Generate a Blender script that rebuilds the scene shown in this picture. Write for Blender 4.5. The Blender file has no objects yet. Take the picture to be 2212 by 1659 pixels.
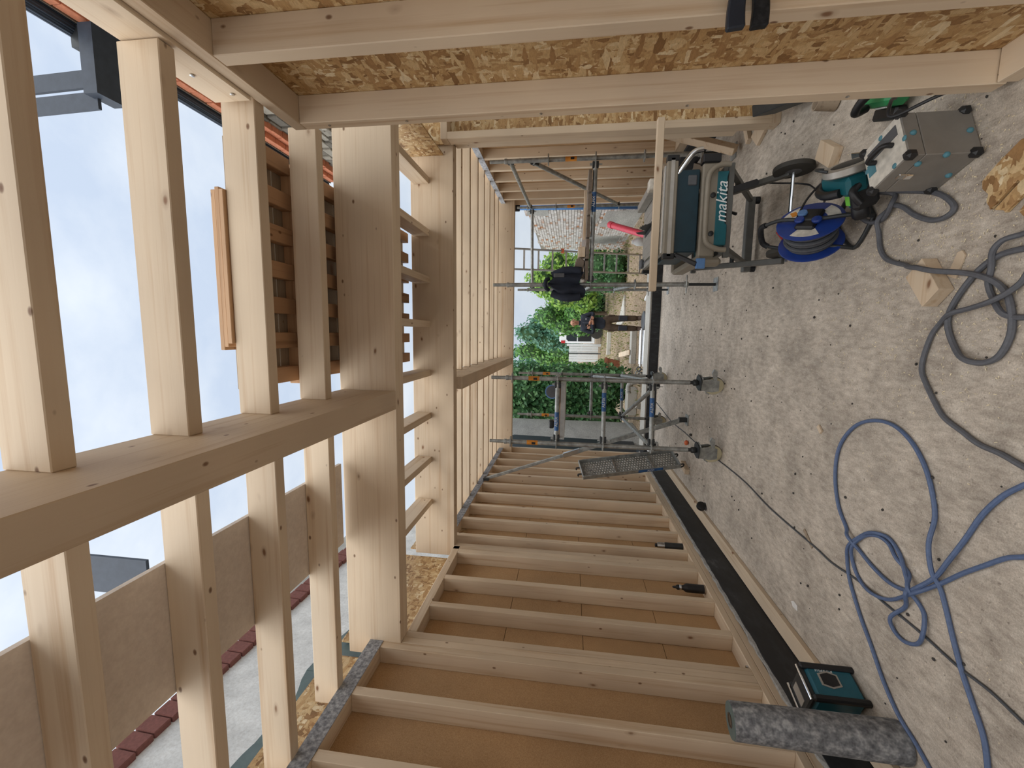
import bpy, bmesh, math, random
from mathutils import Vector, Matrix
random.seed(7)
PI = math.pi
S = bpy.context.scene
COL = S.collection

# ------------------------------------------------------------------ camera
cam = bpy.data.cameras.new('camera')
camo = bpy.data.objects.new('camera', cam)
COL.objects.link(camo)
S.camera = camo
cam.sensor_fit = 'HORIZONTAL'
cam.sensor_width = 36.0
cam.lens = 36.0 * 913.5 / 2212.0
cam.clip_start = 0.02
cam.clip_end = 500
def rotm(w):
    v = Vector(w); t = v.length; return Matrix.Rotation(t, 3, v / t)
_B = Matrix(((0, 0, -1), (-1, 0, 0), (0, 1, 0)))
_R = rotm((.1173, .1340, .0209)) @ _B
CAMH = 1.6
camo.matrix_world = Matrix.Translation((0, 0, CAMH)) @ Matrix((_R[0], -_R[1], -_R[2])).transposed().to_4x4()

# ------------------------------------------------------------------ view, sky and light
S.view_settings.view_transform = 'Standard'
S.view_settings.look = 'None'
S.view_settings.gamma = 1.0
S.view_settings.use_curve_mapping = False
S.view_settings.exposure = 0.3

W = bpy.data.worlds.new('overcast_sky'); S.world = W
W.use_nodes = True
nt = W.node_tree; N = nt.nodes; L = nt.links
N.clear()
wo = N.new('ShaderNodeOutputWorld'); bg = N.new('ShaderNodeBackground')
tc = N.new('ShaderNodeTexCoord'); sx = N.new('ShaderNodeSeparateXYZ')
L.new(tc.outputs['Generated'], sx.inputs[0])
rp = N.new('ShaderNodeValToRGB')
rp.color_ramp.elements[0].position = 0.0; rp.color_ramp.elements[0].color = (.66, .72, .78, 1)
rp.color_ramp.elements[1].position = 1.0; rp.color_ramp.elements[1].color = (.86, .95, 1.08, 1)
L.new(sx.outputs['Z'], rp.inputs[0])
no = N.new('ShaderNodeTexNoise'); no.inputs['Scale'].default_value = 3.2; no.inputs['Detail'].default_value = 6; no.inputs['Roughness'].default_value = .55
mp = N.new('ShaderNodeMapping'); mp.inputs['Scale'].default_value = (1, 1, 2.2)
L.new(tc.outputs['Generated'], mp.inputs[0]); L.new(mp.outputs[0], no.inputs[0])
cr = N.new('ShaderNodeValToRGB')
cr.color_ramp.elements[0].position = .36; cr.color_ramp.elements[0].color = (.80, .85, .93, 1)
cr.color_ramp.elements[1].position = .66; cr.color_ramp.elements[1].color = (1.12, 1.10, 1.07, 1)
L.new(no.outputs['Fac'], cr.inputs[0])
mu = N.new('ShaderNodeMixRGB'); mu.blend_type = 'MULTIPLY'; mu.inputs[0].default_value = 1
L.new(rp.outputs[0], mu.inputs[1]); L.new(cr.outputs[0], mu.inputs[2])
L.new(mu.outputs[0], bg.inputs[0]); bg.inputs[1].default_value = 0.80
L.new(bg.outputs[0], wo.inputs[0])

sun = bpy.data.lights.new('veiled_sun', 'SUN'); suno = bpy.data.objects.new('veiled_sun', sun)
COL.objects.link(suno)
sun.energy = 3.4; sun.angle = math.radians(110); sun.color = (1.0, .97, .92)
suno.rotation_euler = Vector((.35, .45, -1.0)).to_track_quat('-Z', 'Y').to_euler()

# ------------------------------------------------------------------ materials
MAT = {}
def newmat(name):
    m = bpy.data.materials.new(name); m.use_nodes = True
    MAT[name] = m
    return m, m.node_tree.nodes, m.node_tree.links, m.node_tree.nodes['Principled BSDF']
def rgb(h):
    h = h.lstrip('#'); c = [int(h[i:i+2], 16) / 255 for i in (0, 2, 4)]
    return tuple((x / 12.92 if x < .04045 else ((x + .055) / 1.055) ** 2.4) for x in c) + (1,)
def ramp(n, stops, interp='LINEAR'):
    r = n.new('ShaderNodeValToRGB'); cr = r.color_ramp; cr.interpolation = interp
    while len(cr.elements) < len(stops): cr.elements.new(.5)
    for e, (p, c) in zip(cr.elements, stops): e.position = p; e.color = c
    return r
def mixc(n, l, mode, fac, a, b):
    m = n.new('ShaderNodeMixRGB'); m.blend_type = mode
    for i, v in enumerate((fac, a, b)):
        if hasattr(v, 'links') or hasattr(v, 'is_linked'): l.new(v, m.inputs[i])
        else: m.inputs[i].default_value = v
    return m.outputs[0]
def coords(n, l, scale=(1, 1, 1), rot=(0, 0, 0), rnd=True):
    t = n.new('ShaderNodeTexCoord'); mp = n.new('ShaderNodeMapping')
    mp.inputs['Scale'].default_value = scale; mp.inputs['Rotation'].default_value = rot
    if rnd:
        oi = n.new('ShaderNodeObjectInfo'); ad = n.new('ShaderNodeVectorMath'); ad.operation = 'ADD'
        ml = n.new('ShaderNodeMath'); ml.operation = 'MULTIPLY'; ml.inputs[1].default_value = 37.0
        l.new(oi.outputs['Random'], ml.inputs[0]); l.new(t.outputs['Object'], ad.inputs[0]); l.new(ml.outputs[0], ad.inputs[1])
        l.new(ad.outputs[0], mp.inputs[0])
    else: l.new(t.outputs['Object'], mp.inputs[0])
    return mp.outputs[0]
def noise(n, l, vec, scale, detail=3, rough=.55):
    t = n.new('ShaderNodeTexNoise'); t.inputs['Scale'].default_value = scale; t.inputs['Detail'].default_value = detail; t.inputs['Roughness'].default_value = rough
    l.new(vec, t.inputs['Vector']); return t.outputs['Fac']
def bump(n, l, b, h, strength=.2, dist=.01):
    bp = n.new('ShaderNodeBump'); bp.inputs['Strength'].default_value = strength; bp.inputs['Distance'].default_value = dist
    l.new(h, bp.inputs['Height']); l.new(bp.outputs[0], b.inputs['Normal'])
def plain(name, hexc, rough=.5, metal=0.0, var=.08, spec=.5, scale=14, bmp=0.0):
    m, n, l, b = newmat(name)
    c = rgb(hexc); v = coords(n, l)
    f = noise(n, l, v, scale, 4)
    r = ramp(n, [(.3, tuple(x * (1 - var * 2) for x in c[:3]) + (1,)), (.7, tuple(min(1, x * (1 + var)) for x in c[:3]) + (1,))])
    l.new(f, r.inputs[0]); l.new(r.outputs[0], b.inputs['Base Color'])
    b.inputs['Roughness'].default_value = rough; b.inputs['Metallic'].default_value = metal
    b.inputs['Specular IOR Level'].default_value = spec
    if bmp: bump(n, l, b, f, bmp)
    return m
def pine(name, axis, light='#e0d0b9', dark='#c9ae8f', knots=True, glue=None, knot_scale=5.2):
    m, n, l, b = newmat(name)
    k = {'x': (.7, 26, 26), 'y': (26, .7, 26), 'z': (26, 26, .7)}[axis]
    v = coords(n, l, k)
    f = noise(n, l, v, 1.0, 4, .6)
    r = ramp(n, [(.25, rgb(dark)), (.48, rgb(light)), (.62, tuple(.9 * a + .1 * b_ for a, b_ in zip(rgb(light), rgb(dark)))), (.8, rgb(light))])
    l.new(f, r.inputs[0]); c = r.outputs[0]
    v2 = coords(n, l, (1, 1, 1)); f2 = noise(n, l, v2, 1.6, 2)
    r2 = ramp(n, [(.3, (.86, .84, .82, 1)), (.7, (1.05, 1.03, 1.0, 1))]); l.new(f2, r2.inputs[0])
    c = mixc(n, l, 'MULTIPLY', 1.0, c, r2.outputs[0])
    oi = n.new('ShaderNodeObjectInfo'); r3 = ramp(n, [(0, (.86, .83, .80, 1)), (1, (1.05, 1.04, 1.03, 1))]); l.new(oi.outputs['Random'], r3.inputs[0])
    c = mixc(n, l, 'MULTIPLY', 1.0, c, r3.outputs[0])
    if knots:
        kk = {'x': (.62, 1.25, 1.25), 'y': (1.25, .62, 1.25), 'z': (1.25, 1.25, .62)}[axis]
        vk = coords(n, l, kk)
        nz = n.new('ShaderNodeTexNoise'); nz.inputs['Scale'].default_value = 9; l.new(vk, nz.inputs['Vector'])
        vo = n.new('ShaderNodeTexVoronoi'); vo.inputs['Scale'].default_value = knot_scale
        wv = mixc(n, l, 'LINEAR_LIGHT', .018, vk, nz.outputs['Color'])
        l.new(wv, vo.inputs['Vector'])
        rk = ramp(n, [(0, (1, 1, 1, 1)), (.045, (.85, .85, .85, 1)), (.075, (.25, .25, .25, 1)), (.13, (0, 0, 0, 1))])
        l.new(vo.outputs['Distance'], rk.inputs[0])
        c = mixc(n, l, 'MIX', rk.outputs[0], c, rgb('#7a5234'))
        kp = {'x': (5.5, 9, 9), 'y': (9, 5.5, 9), 'z': (9, 9, 5.5)}[axis]
        vp = n.new('ShaderNodeTexVoronoi'); vp.inputs['Scale'].default_value = 1.0; l.new(coords(n, l, kp), vp.inputs['Vector'])
        rp2 = ramp(n, [(0, (1, 1, 1, 1)), (.05, (.8, .8, .8, 1)), (.085, (0, 0, 0, 1))]); l.new(vp.outputs['Distance'], rp2.inputs[0])
        c = mixc(n, l, 'MIX', rp2.outputs[0], c, rgb('#6d4a30'))
    if glue:
        vg = coords(n, l, (1, 1, 1), rnd=False)
        s2 = n.new('ShaderNodeSeparateXYZ'); l.new(vg, s2.inputs[0])
        mm = n.new('ShaderNodeMath'); mm.operation = 'MODULO'; mm.inputs[1].default_value = .04
        l.new(s2.outputs[glue], mm.inputs[0])
        lt = n.new('ShaderNodeMath'); lt.operation = 'LESS_THAN'; lt.inputs[1].default_value = .0022; l.new(mm.outputs[0], lt.inputs[0])
        ml = n.new('ShaderNodeMath'); ml.operation = 'MULTIPLY'; ml.inputs[1].default_value = .13; l.new(lt.outputs[0], ml.inputs[0])
        c = mixc(n, l, 'MIX', ml.outputs[0], c, rgb('#9a7448'))
    l.new(c, b.inputs['Base Color']); b.inputs['Roughness'].default_value = .62
    b.inputs['Specular IOR Level'].default_value = .3
    bump(n, l, b, f, .12, .004)
    return m
for ax in 'xyz': pine('pine_' + ax, ax)
pine('glulam_x', 'x', '#e0cfb7', '#cbb092', glue='Z', knot_scale=5.6)
pine('glulam_y', 'y', '#d9c8b1', '#c4aa8d', glue='Z', knot_scale=5.6)
pine('brown_timber_x', 'x', '#c8a583', '#a07c5c', knot_scale=2.0)
pine('brown_timber_y', 'y', '#b79474', '#8e6c50', knot_scale=2.0)
pine('grey_timber_y', 'y', '#8a7f74', '#655c53', knot_scale=2.0)
pine('grey_timber_x', 'x', '#a89a88', '#7c6f60', knot_scale=2.0)
pine('end_grain', 'x', '#d3ab7c', '#b98e60', knots=False)

def osb_mat(name):
    m, n, l, b = newmat(name)
    cols = [(0, rgb('#8a6740')), (.15, rgb('#a98357')), (.4, rgb('#bf9c6c')), (.65, rgb('#cbab7c')), (.88, rgb('#d9bf93')), (1, rgb('#ead9b6'))]
    layers = []; hs = []
    for i, (sc, rot) in enumerate((((19, 19, 50), (.5, .3, 0)), ((17, 17, 46), (-.9, -.6, .4)), ((44, 26, 26), (1.2, .9, .3)), ((20, 52, 20), (.3, 1.1, .7)), ((13, 13, 42), (-.3, .5, 1.4)))):
        v = coords(n, l, sc, rot)
        nz = n.new('ShaderNodeTexNoise'); nz.inputs['Scale'].default_value = .9; nz.inputs['Detail'].default_value = 3; l.new(v, nz.inputs['Vector'])
        w = mixc(n, l, 'LINEAR_LIGHT', .5, v, nz.outputs['Color'])
        vo = n.new('ShaderNodeTexVoronoi'); vo.inputs['Scale'].default_value = 1.0; vo.distance = 'MANHATTAN' if i % 2 else 'EUCLIDEAN'
        l.new(w, vo.inputs['Vector'])
        sp = n.new('ShaderNodeSeparateColor'); l.new(vo.outputs['Color'], sp.inputs[0])
        r = ramp(n, cols); l.new(sp.outputs[0], r.inputs[0])
        rs = ramp(n, [(0, (1.06, 1.06, 1.06, 1)), (.75, (.93, .92, .9, 1))]); l.new(vo.outputs['Distance'], rs.inputs[0])
        layers.append(mixc(n, l, 'MULTIPLY', 1, r.outputs[0], rs.outputs[0])); hs.append((sp.outputs[1], sp.outputs[0]))
    c = layers[0]
    for i in range(1, 5):
        gt = n.new('ShaderNodeMath'); gt.operation = 'GREATER_THAN'; gt.inputs[1].default_value = (.45, .55, .6, .72)[i - 1]
        l.new(hs[i][0], gt.inputs[0])
        c = mixc(n, l, 'MIX', gt.outputs[0], c, layers[i])
    vg = coords(n, l, (60, 60, 220), (.6, .4, .2)); fg = noise(n, l, vg, 1.0, 4, .7)
    rg = ramp(n, [(.3, (.78, .76, .74, 1)), (.55, (1, 1, 1, 1)), (.75, (1.12, 1.12, 1.12, 1))]); l.new(fg, rg.inputs[0])
    c = mixc(n, l, 'MULTIPLY', 1, c, rg.outputs[0])
    l.new(c, b.inputs['Base Color']); b.inputs['Roughness'].default_value = .55; b.inputs['Specular IOR Level'].default_value = .35
    bump(n, l, b, hs[0][1], .25, .004)
    return m
osb_mat('osb')
def speckle(name, base, dark, light, fine=180, big=2.5, rough=.9, bmp=.1, stretch=(1, 1, 1)):
    m, n, l, b = newmat(name)
    v = coords(n, l, stretch, rnd=False)
    f1 = noise(n, l, v, fine, 2, .7); f2 = noise(n, l, v, big, 5, .6)
    r = ramp(n, [(.32, rgb(dark)), (.5, rgb(base)), (.7, rgb(light))]); l.new(f1, r.inputs[0])
    r2 = ramp(n, [(.3, (.82, .81, .80, 1)), (.68, (1.12, 1.11, 1.1, 1))]); l.new(f2, r2.inputs[0])
    c = mixc(n, l, 'MULTIPLY', 1, r.outputs[0], r2.outputs[0])
    l.new(c, b.inputs['Base Color']); b.inputs['Roughness'].default_value = rough; b.inputs['Specular IOR Level'].default_value = .25
    bump(n, l, b, f1, bmp, .003)
    return m
speckle('fibreboard', '#bb9a74', '#ab8a65', '#c6a782', 220, 1.3, .85)
speckle('ply_grey', '#ddd3c9', '#d7cdc3', '#e3dad0', 40, .6, .8)
speckle('grey_fleece', '#8f9195', '#6d6f74', '#b3b5b8', 38, 9, .95, .3)
speckle('roll_fleece', '#7b7d80', '#5c5d61', '#a4a5a6', 30, 14, .95, .3)
speckle('pale_fleece', '#b9bfc8', '#9aa0aa', '#dde1e6', 30, 8, .95, .3)
speckle('render_white', '#c9c6c0', '#b9b5ae', '#d8d5cf', 26, 3, .9, .5)
speckle('gable_white', '#e3e1dc', '#d8d5cf', '#ecebe7', 26, 3, .9, .5)
speckle('garden_concrete', '#a8a8a4', '#999994', '#b8b8b3', 14, 1.1, .95, .2, (1, 1, 3))
speckle('slab_concrete', '#b3b1aa', '#a2a099', '#c4c2bb', 90, 2, .95)
speckle('stone_rubble', '#8d877b', '#5e594f', '#b3ac9d', 9, 2, .95, .8)
speckle('earth', '#8b7a66', '#665743', '#b3a48c', 24, .9, 1, .5)
speckle('rubber_black', '#202225', '#17181a', '#2b2d30', 60, 5, .55)
# concrete floor: pale trowel marks, stains and dust
m, n, l, b = newmat('concrete_floor')
v = coords(n, l, (1, 1, 1), rnd=False); vs = coords(n, l, (1.6, .55, 1), rnd=False)
f1 = noise(n, l, v, 150, 3, .75); f2 = noise(n, l, v, 2.6, 8, .7); f3 = noise(n, l, vs, 21, 7, .72); f4 = noise(n, l, v, 44, 2, .5)
r1 = ramp(n, [(.28, rgb('#9a9084')), (.5, rgb('#bab0a3')), (.72, rgb('#d2cabd'))]); l.new(f3, r1.inputs[0])
r2 = ramp(n, [(.34, (.72, .71, .70, 1)), (.5, (.96, .95, .94, 1)), (.64, (1.14, 1.13, 1.12, 1))]); l.new(f2, r2.inputs[0])
r4 = ramp(n, [(.24, (.55, .54, .53, 1)), (.34, (1, 1, 1, 1)), (.72, (1, 1, 1, 1)), (.8, (1.12, 1.1, 1.06, 1))]); l.new(f4, r4.inputs[0])
r5 = ramp(n, [(.3, (.74, .74, .74, 1)), (.7, (1.2, 1.2, 1.2, 1))]); l.new(f1, r5.inputs[0])
c = mixc(n, l, 'MULTIPLY', 1, r1.outputs[0], r2.outputs[0]); c = mixc(n, l, 'MULTIPLY', 1, c, r4.outputs[0]); c = mixc(n, l, 'MULTIPLY', 1, c, r5.outputs[0])
l.new(c, b.inputs['Base Color']); b.inputs['Roughness'].default_value = .82; b.inputs['Specular IOR Level'].default_value = .3
bump(n, l, b, f3, .25, .006)
# bitumen with dust scuffs
m, n, l, b = newmat('bitumen')
v = coords(n, l, (9, 1.3, 3), (0, 0, .4), rnd=False); f = noise(n, l, v, 2.4, 6, .7)
r = ramp(n, [(.45, rgb('#1c1e22')), (.62, rgb('#2b2e33')), (.78, rgb('#5a5c5f'))]); l.new(f, r.inputs[0]); l.new(r.outputs[0], b.inputs['Base Color'])
b.inputs['Roughness'].default_value = .6
# galvanised steel
m, n, l, b = newmat('galvanised')
v = coords(n, l); f = noise(n, l, v, 16, 4, .6)
r = ramp(n, [(.3, rgb('#838685')), (.55, rgb('#a6a9a7')), (.75, rgb('#c6c9c7'))]); l.new(f, r.inputs[0]); l.new(r.outputs[0], b.inputs['Base Color'])
b.inputs['Metallic'].default_value = .55; b.inputs['Roughness'].default_value = .5
plain('steel_bright', '#c9cccf', .22, 1.0, .04)
plain('chrome', '#e8eaec', .08, 1.0, .02)
plain('aluminium', '#b9b6b0', .42, .6, .08)
plain('stand_grey', '#62625f', .5, .3, .08)
plain('dark_steel', '#3b3e40', .5, .4, .1)
plain('saw_grey', '#8b8375', .5, .15, .05)
plain('teal', '#0c5b66', .42, 0, .06)
plain('teal_dark', '#0a2f3c', .45, 0, .08)
plain('radio_blue', '#1f6274', .42, 0, .06)
plain('black_plastic', '#1b1c1f', .45, 0, .15)
plain('grey_plastic', '#55575b', .5, 0, .1)
plain('cord_grey', '#5b5d63', .6, 0, .08, scale=60)
plain('cord_blue', '#56688a', .55, 0, .08, scale=60)
plain('cord_dark', '#4a4d52', .6, 0, .08, scale=60)
plain('reel_blue', '#1d3a86', .42, 0, .1)
plain('socket_blue', '#5a83b8', .5)
plain('red_plastic', '#c8403a', .45)
plain('red_pipe', '#c23a4c', .45)
plain('white_print', '#e4e6e6', .5, 0, .02)
plain('orange_label', '#d2882f', .55, 0, .1)
plain('blue_label', '#2f5f98', .5, 0, .15)
plain('green_tool', '#2a8a52', .45)
plain('green_label', '#7cd04a', .5)
plain('alu_case', '#8b8781', .45, .25, .05)
plain('case_white', '#d5d0c5', .6, 0, .12, scale=30)
plain('blue_paint', '#4f8391', .6)
plain('blue_tarp', '#2f6fae', .5)
plain('navy_sheet', '#1f2733', .5, 0, .1)
plain('roof_dark', '#3a4350', .6, 0, .1)
plain('wheel_yellow', '#c9c0a0', .6)
plain('tyre', '#3a3834', .85, 0, .1)
plain('jacket', '#262d3c', .85, 0, .2, scale=9, bmp=.4)
plain('shirt_dark', '#2b303c', .85, 0, .2, scale=9, bmp=.4)
plain('trousers', '#5a4b3d', .85, 0, .15, scale=12, bmp=.4)
plain('knee_pad', '#40434c', .8)
plain('boot', '#4a372b', .7)
plain('skin', '#c99479', .5, 0, .05)
plain('terracotta', '#945c42', .75, 0, .15)
plain('bucket_blue', '#2c5ea0', .5)
plain('yellow_flower', '#e0c32f', .6)
plain('trunk', '#5b4c3d', .9, 0, .2)
plain('paper', '#e8e6e2', .7)
plain('orange_bit', '#d2693d', .6)
plain('green_foil', '#5d6e6c', .45, 0, .1)
plain('van_white', '#e4e7ea', .35, 0, .03)
plain('glass_dark', '#20282c', .1, 0, .1)
plain('white_board', '#c4c7c6', .6, 0, .04)
plain('tail_red', '#b8262b', .35)
plain('shaving', '#e3d6b6', .8)
plain('grit', '#3f3c39', .9)
plain('insulating_grey', '#9c9a96', .9, 0, .15, scale=60)
plain('mortar', '#8f887c', .95)
plain('mould_green', '#5a8a4a', .7)
def varied(name, stops, rough=.8, scale=1.0):
    m, n, l, b = newmat(name)
    t = n.new('ShaderNodeTexCoord'); g = n.new('ShaderNodeNewGeometry')
    r = ramp(n, stops); l.new(g.outputs['Random Per Island'], r.inputs[0])
    f = noise(n, l, t.outputs['Object'], 30, 4); r2 = ramp(n, [(.3, (.8, .8, .8, 1)), (.7, (1.1, 1.1, 1.1, 1))]); l.new(f, r2.inputs[0])
    c = mixc(n, l, 'MULTIPLY', 1, r.outputs[0], r2.outputs[0]); l.new(c, b.inputs['Base Color']); b.inputs['Roughness'].default_value = rough
    return m, n, l, b
def leafmat(name, a, bb, cc):
    m, n, l, b = varied(name, [(0, rgb(a)), (.5, rgb(bb)), (1, rgb(cc))], .5)
    b.inputs['Subsurface Weight'].default_value = 0
    tr = n.new('ShaderNodeBsdfTranslucent'); ms = n.new('ShaderNodeMixShader'); ms.inputs[0].default_value = .3
    l.new(b.inputs['Base Color'].links[0].from_socket, tr.inputs[0])
    l.new(b.outputs[0], ms.inputs[1]); l.new(tr.outputs[0], ms.inputs[2]); l.new(ms.outputs[0], n['Material Output'].inputs[0])
leafmat('leaf_ivy', '#3a6440', '#4d824c', '#7faa72')
leafmat('leaf_light', '#6d9c3c', '#93bd55', '#b4d470')
leafmat('leaf_mid', '#4a7f3a', '#679c4c', '#8ab865')
leafmat('leaf_blue', '#4a7a62', '#5f927a', '#83ad94')
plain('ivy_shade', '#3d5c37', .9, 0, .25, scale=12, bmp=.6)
leafmat('grass', '#6f7d42', '#8a8f57', '#a79c6a')
varied('painted_brick', [(0, rgb('#c9c4bd')), (.4, rgb('#dad7d3')), (.8, rgb('#b7aea4')), (.9, rgb('#b9855f')), (1, rgb('#d7d4d0'))], .9)
varied('old_brick', [(0, rgb('#8d7a68')), (.4, rgb('#a8967f')), (.8, rgb('#b7a48c')), (1, rgb('#7b5b48'))], .95)
varied('orange_brick', [(0, rgb('#b0553a')), (.5, rgb('#c9714f')), (1, rgb('#d88d6a'))], .85)
varied('rubble', [(0, rgb('#6b665d')), (.5, rgb('#8c867a')), (1, rgb('#b0aa9d'))], .95)
varied('coping_brick', [(0, rgb('#54302c')), (.5, rgb('#6f423a')), (1, rgb('#855349'))], .9)

# ------------------------------------------------------------------ mesh helpers
class M:
    def __init__(s): s.v = []; s.f = []
    def add(s, vs, fs):
        o = len(s.v); s.v += [tuple(p) for p in vs]; s.f += [tuple(i + o for i in f) for f in fs]; return s
    def box(s, x0, x1, y0, y1, z0, z1):
        return s.add([(x, y, z) for x in (x0, x1) for y in (y0, y1) for z in (z0, z1)],
                     [(0, 1, 3, 2), (4, 6, 7, 5), (0, 4, 5, 1), (2, 3, 7, 6), (0, 2, 6, 4), (1, 5, 7, 3)])
    def obox(s, c, ax, ay, az, hx, hy, hz):
        c = Vector(c); ax, ay, az = Vector(ax).normalized(), Vector(ay).normalized(), Vector(az).normalized()
        return s.add([c + ax * sx * hx + ay * sy * hy + az * sz * hz for sx in (-1, 1) for sy in (-1, 1) for sz in (-1, 1)],
                     [(0, 1, 3, 2), (4, 6, 7, 5), (0, 4, 5, 1), (2, 3, 7, 6), (0, 2, 6, 4), (1, 5, 7, 3)])
    def bar(s, a, b, w, h, up=(0, 0, 1)):
        a, b = Vector(a), Vector(b); d = (b - a).normalized(); u = Vector(up); sd = d.cross(u)
        if sd.length < 1e-4: sd = d.cross(Vector((1, 0, 0)))
        sd.normalize(); u = sd.cross(d).normalized()
        return s.obox((a + b) / 2, d, sd, u, (b - a).length / 2, w / 2, h / 2)
    def tube(s, pts, r, n=10, closed=False, caps=True):
        pts = [Vector(p) for p in pts]; k = len(pts); vs = []; fs = []
        rr = r if isinstance(r, (list, tuple)) else [r] * k
        prev = None
        for i, p in enumerate(pts):
            if closed: d = pts[(i + 1) % k] - pts[i - 1]
            else: d = pts[min(i + 1, k - 1)] - pts[max(i - 1, 0)]
            if d.length < 1e-7: d = Vector((0, 0, 1))
            d.normalize()
            if prev is None:
                u = d.orthogonal().normalized()
            else:
                u = prev - d * prev.dot(d)
                u = u.normalized() if u.length > 1e-6 else d.orthogonal().normalized()
            prev = u; w = d.cross(u)
            for j in range(n):
                a = 2 * PI * j / n; vs.append(p + (u * math.cos(a) + w * math.sin(a)) * rr[i])
        for i in range(k if closed else k - 1):
            for j in range(n):
                a = i * n + j; b_ = i * n + (j + 1) % n; i2 = (i + 1) % k
                fs.append((a, b_, i2 * n + (j + 1) % n, i2 * n + j))
        if caps and not closed:
            fs.append(tuple(range(n))[::-1]); fs.append(tuple((k - 1) * n + j for j in range(n)))
        return s.add(vs, fs)
    def cyl(s, a, b, r, n=14, r2=None): return s.tube([a, b], [r, r if r2 is None else r2], n)
    def lathe(s, prof, o=(0, 0, 0), axis=(0, 0, 1), n=20):
        d = Vector(axis).normalized(); u = d.orthogonal().normalized(); w = d.cross(u); o = Vector(o); vs = []; fs = []
        for r, h in prof:
            for j in range(n):
                a = 2 * PI * j / n; vs.append(o + d * h + (u * math.cos(a) + w * math.sin(a)) * max(r, 1e-4))
        for i in range(len(prof) - 1):
            for j in range(n): fs.append((i * n + j, i * n + (j + 1) % n, (i + 1) * n + (j + 1) % n, (i + 1) * n + j))
        fs.append(tuple(range(n))[::-1]); fs.append(tuple((len(prof) - 1) * n + j for j in range(n)))
        return s.add(vs, fs)
    def prism(s, poly, o, ax, ay, h):
        """polygon in the plane (ax, ay) through o, extruded by vector h"""
        o, ax, ay, h = Vector(o), Vector(ax), Vector(ay), Vector(h); n = len(poly)
        vs = [o + ax * x + ay * y for x, y in poly]; vs += [p + h for p in vs]
        return s.add(vs, [tuple(range(n))[::-1], tuple(range(n, 2 * n))] + [(i, (i + 1) % n, n + (i + 1) % n, n + i) for i in range(n)])
    def ball(s, c, rx, ry=None, rz=None, n=12, k=8):
        ry = ry or rx; rz = rz or rx; c = Vector(c); vs = []; fs = []
        for i in range(k + 1):
            t = PI * i / k
            for j in range(n):
                a = 2 * PI * j / n; vs.append((c.x + rx * math.sin(t) * math.cos(a), c.y + ry * math.sin(t) * math.sin(a), c.z + rz * math.cos(t)))
        for i in range(k):
            for j in range(n): fs.append((i * n + j, (i + 1) * n + j, (i + 1) * n + (j + 1) % n, i * n + (j + 1) % n))
        return s.add(vs, fs)
    def build(s, name, mat, parent=None, bevel=0, smooth=False, keep_world=True):
        me = bpy.data.meshes.new(name); me.from_pydata(s.v, [], s.f); me.validate()
        bm = bmesh.new(); bm.from_mesh(me); bmesh.ops.recalc_face_normals(bm, faces=bm.faces); bm.to_mesh(me); bm.free()
        return link(name, me, mat, parent, bevel, smooth, keep_world)
def link(name, me, mat, parent=None, bevel=0, smooth=False, keep_world=True):
    me.materials.append(MAT[mat])
    if smooth:
        me.polygons.foreach_set('use_smooth', [True] * len(me.polygons)); me.set_sharp_from_angle(angle=math.radians(40))
    o = bpy.data.objects.new(name, me); COL.objects.link(o)
    if bevel:
        bv = o.modifiers.new('bevel', 'BEVEL'); bv.width = bevel; bv.segments = 1; bv.limit_method = 'ANGLE'
    if parent is not None:
        o.parent = parent
        if keep_world: o.matrix_parent_inverse = inv_world(parent)
    return o
WM = {}
def inv_world(p):
    m = Matrix.Identity(4)
    while p is not None:
        lm = Matrix.LocRotScale(p.location, p.rotation_euler, p.scale)
        m = p.matrix_parent_inverse @ lm @ m if p.parent is not None else lm @ m
        p = p.parent
    return m.inverted()
def tag(o, label, cat=None, group=None, kind=None):
    o['label'] = label
    if cat: o['category'] = cat
    if group: o['group'] = group
    if kind: o['kind'] = kind
    return o
def thing(name, label, cat, loc=(0, 0, 0), rot=(0, 0, 0), group=None):
    o = bpy.data.objects.new(name, None); COL.objects.link(o); o.empty_display_size = .1
    o.location = loc; o.rotation_euler = rot
    return tag(o, label, cat, group)
def setting(name, label):
    o = bpy.data.objects.new(name, None); COL.objects.link(o); o['kind'] = 'structure'; o['label'] = label
    return o
def B(name, mat, par, x0, x1, y0, y1, z0, z1, bevel=.003):
    return M().box(x0, x1, y0, y1, z0, z1).build(name, mat, par, bevel)
def text(name, body, size, mat, par, loc, xdir, ydir, shear=0, depth=.001, align='CENTER', xs=1.0):
    cu = bpy.data.curves.new(name, 'FONT'); cu.body = body; cu.size = size; cu.extrude = depth; cu.shear = shear; cu.align_x = align; cu.align_y = 'CENTER'
    to = bpy.data.objects.new(name, cu); COL.objects.link(to)
    me = bpy.data.meshes.new_from_object(to.evaluated_get(bpy.context.evaluated_depsgraph_get()))
    bpy.data.objects.remove(to); bpy.data.curves.remove(cu)
    x = Vector(xdir).normalized(); y = Vector(ydir).normalized(); z = x.cross(y)
    me.transform(Matrix.Translation(loc) @ Matrix((x, y, z)).transposed().to_4x4() @ Matrix.Diagonal((xs, 1, 1, 1)))
    me.name = name
    return link(name, me, mat, par)
def smoothpath(pts, sub=6):
    P = [Vector(p) for p in pts]; out = []
    for i in range(len(P) - 1):
        p0, p1, p2, p3 = P[max(i - 1, 0)], P[i], P[i + 1], P[min(i + 2, len(P) - 1)]
        for k in range(sub):
            t = k / sub
            out.append(.5 * ((2 * p1) + (p2 - p0) * t + (2 * p0 - 5 * p1 + 4 * p2 - p3) * t * t + (3 * p1 - p0 - 3 * p2 + p3) * t ** 3))
    out.append(P[-1]); return out
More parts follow.
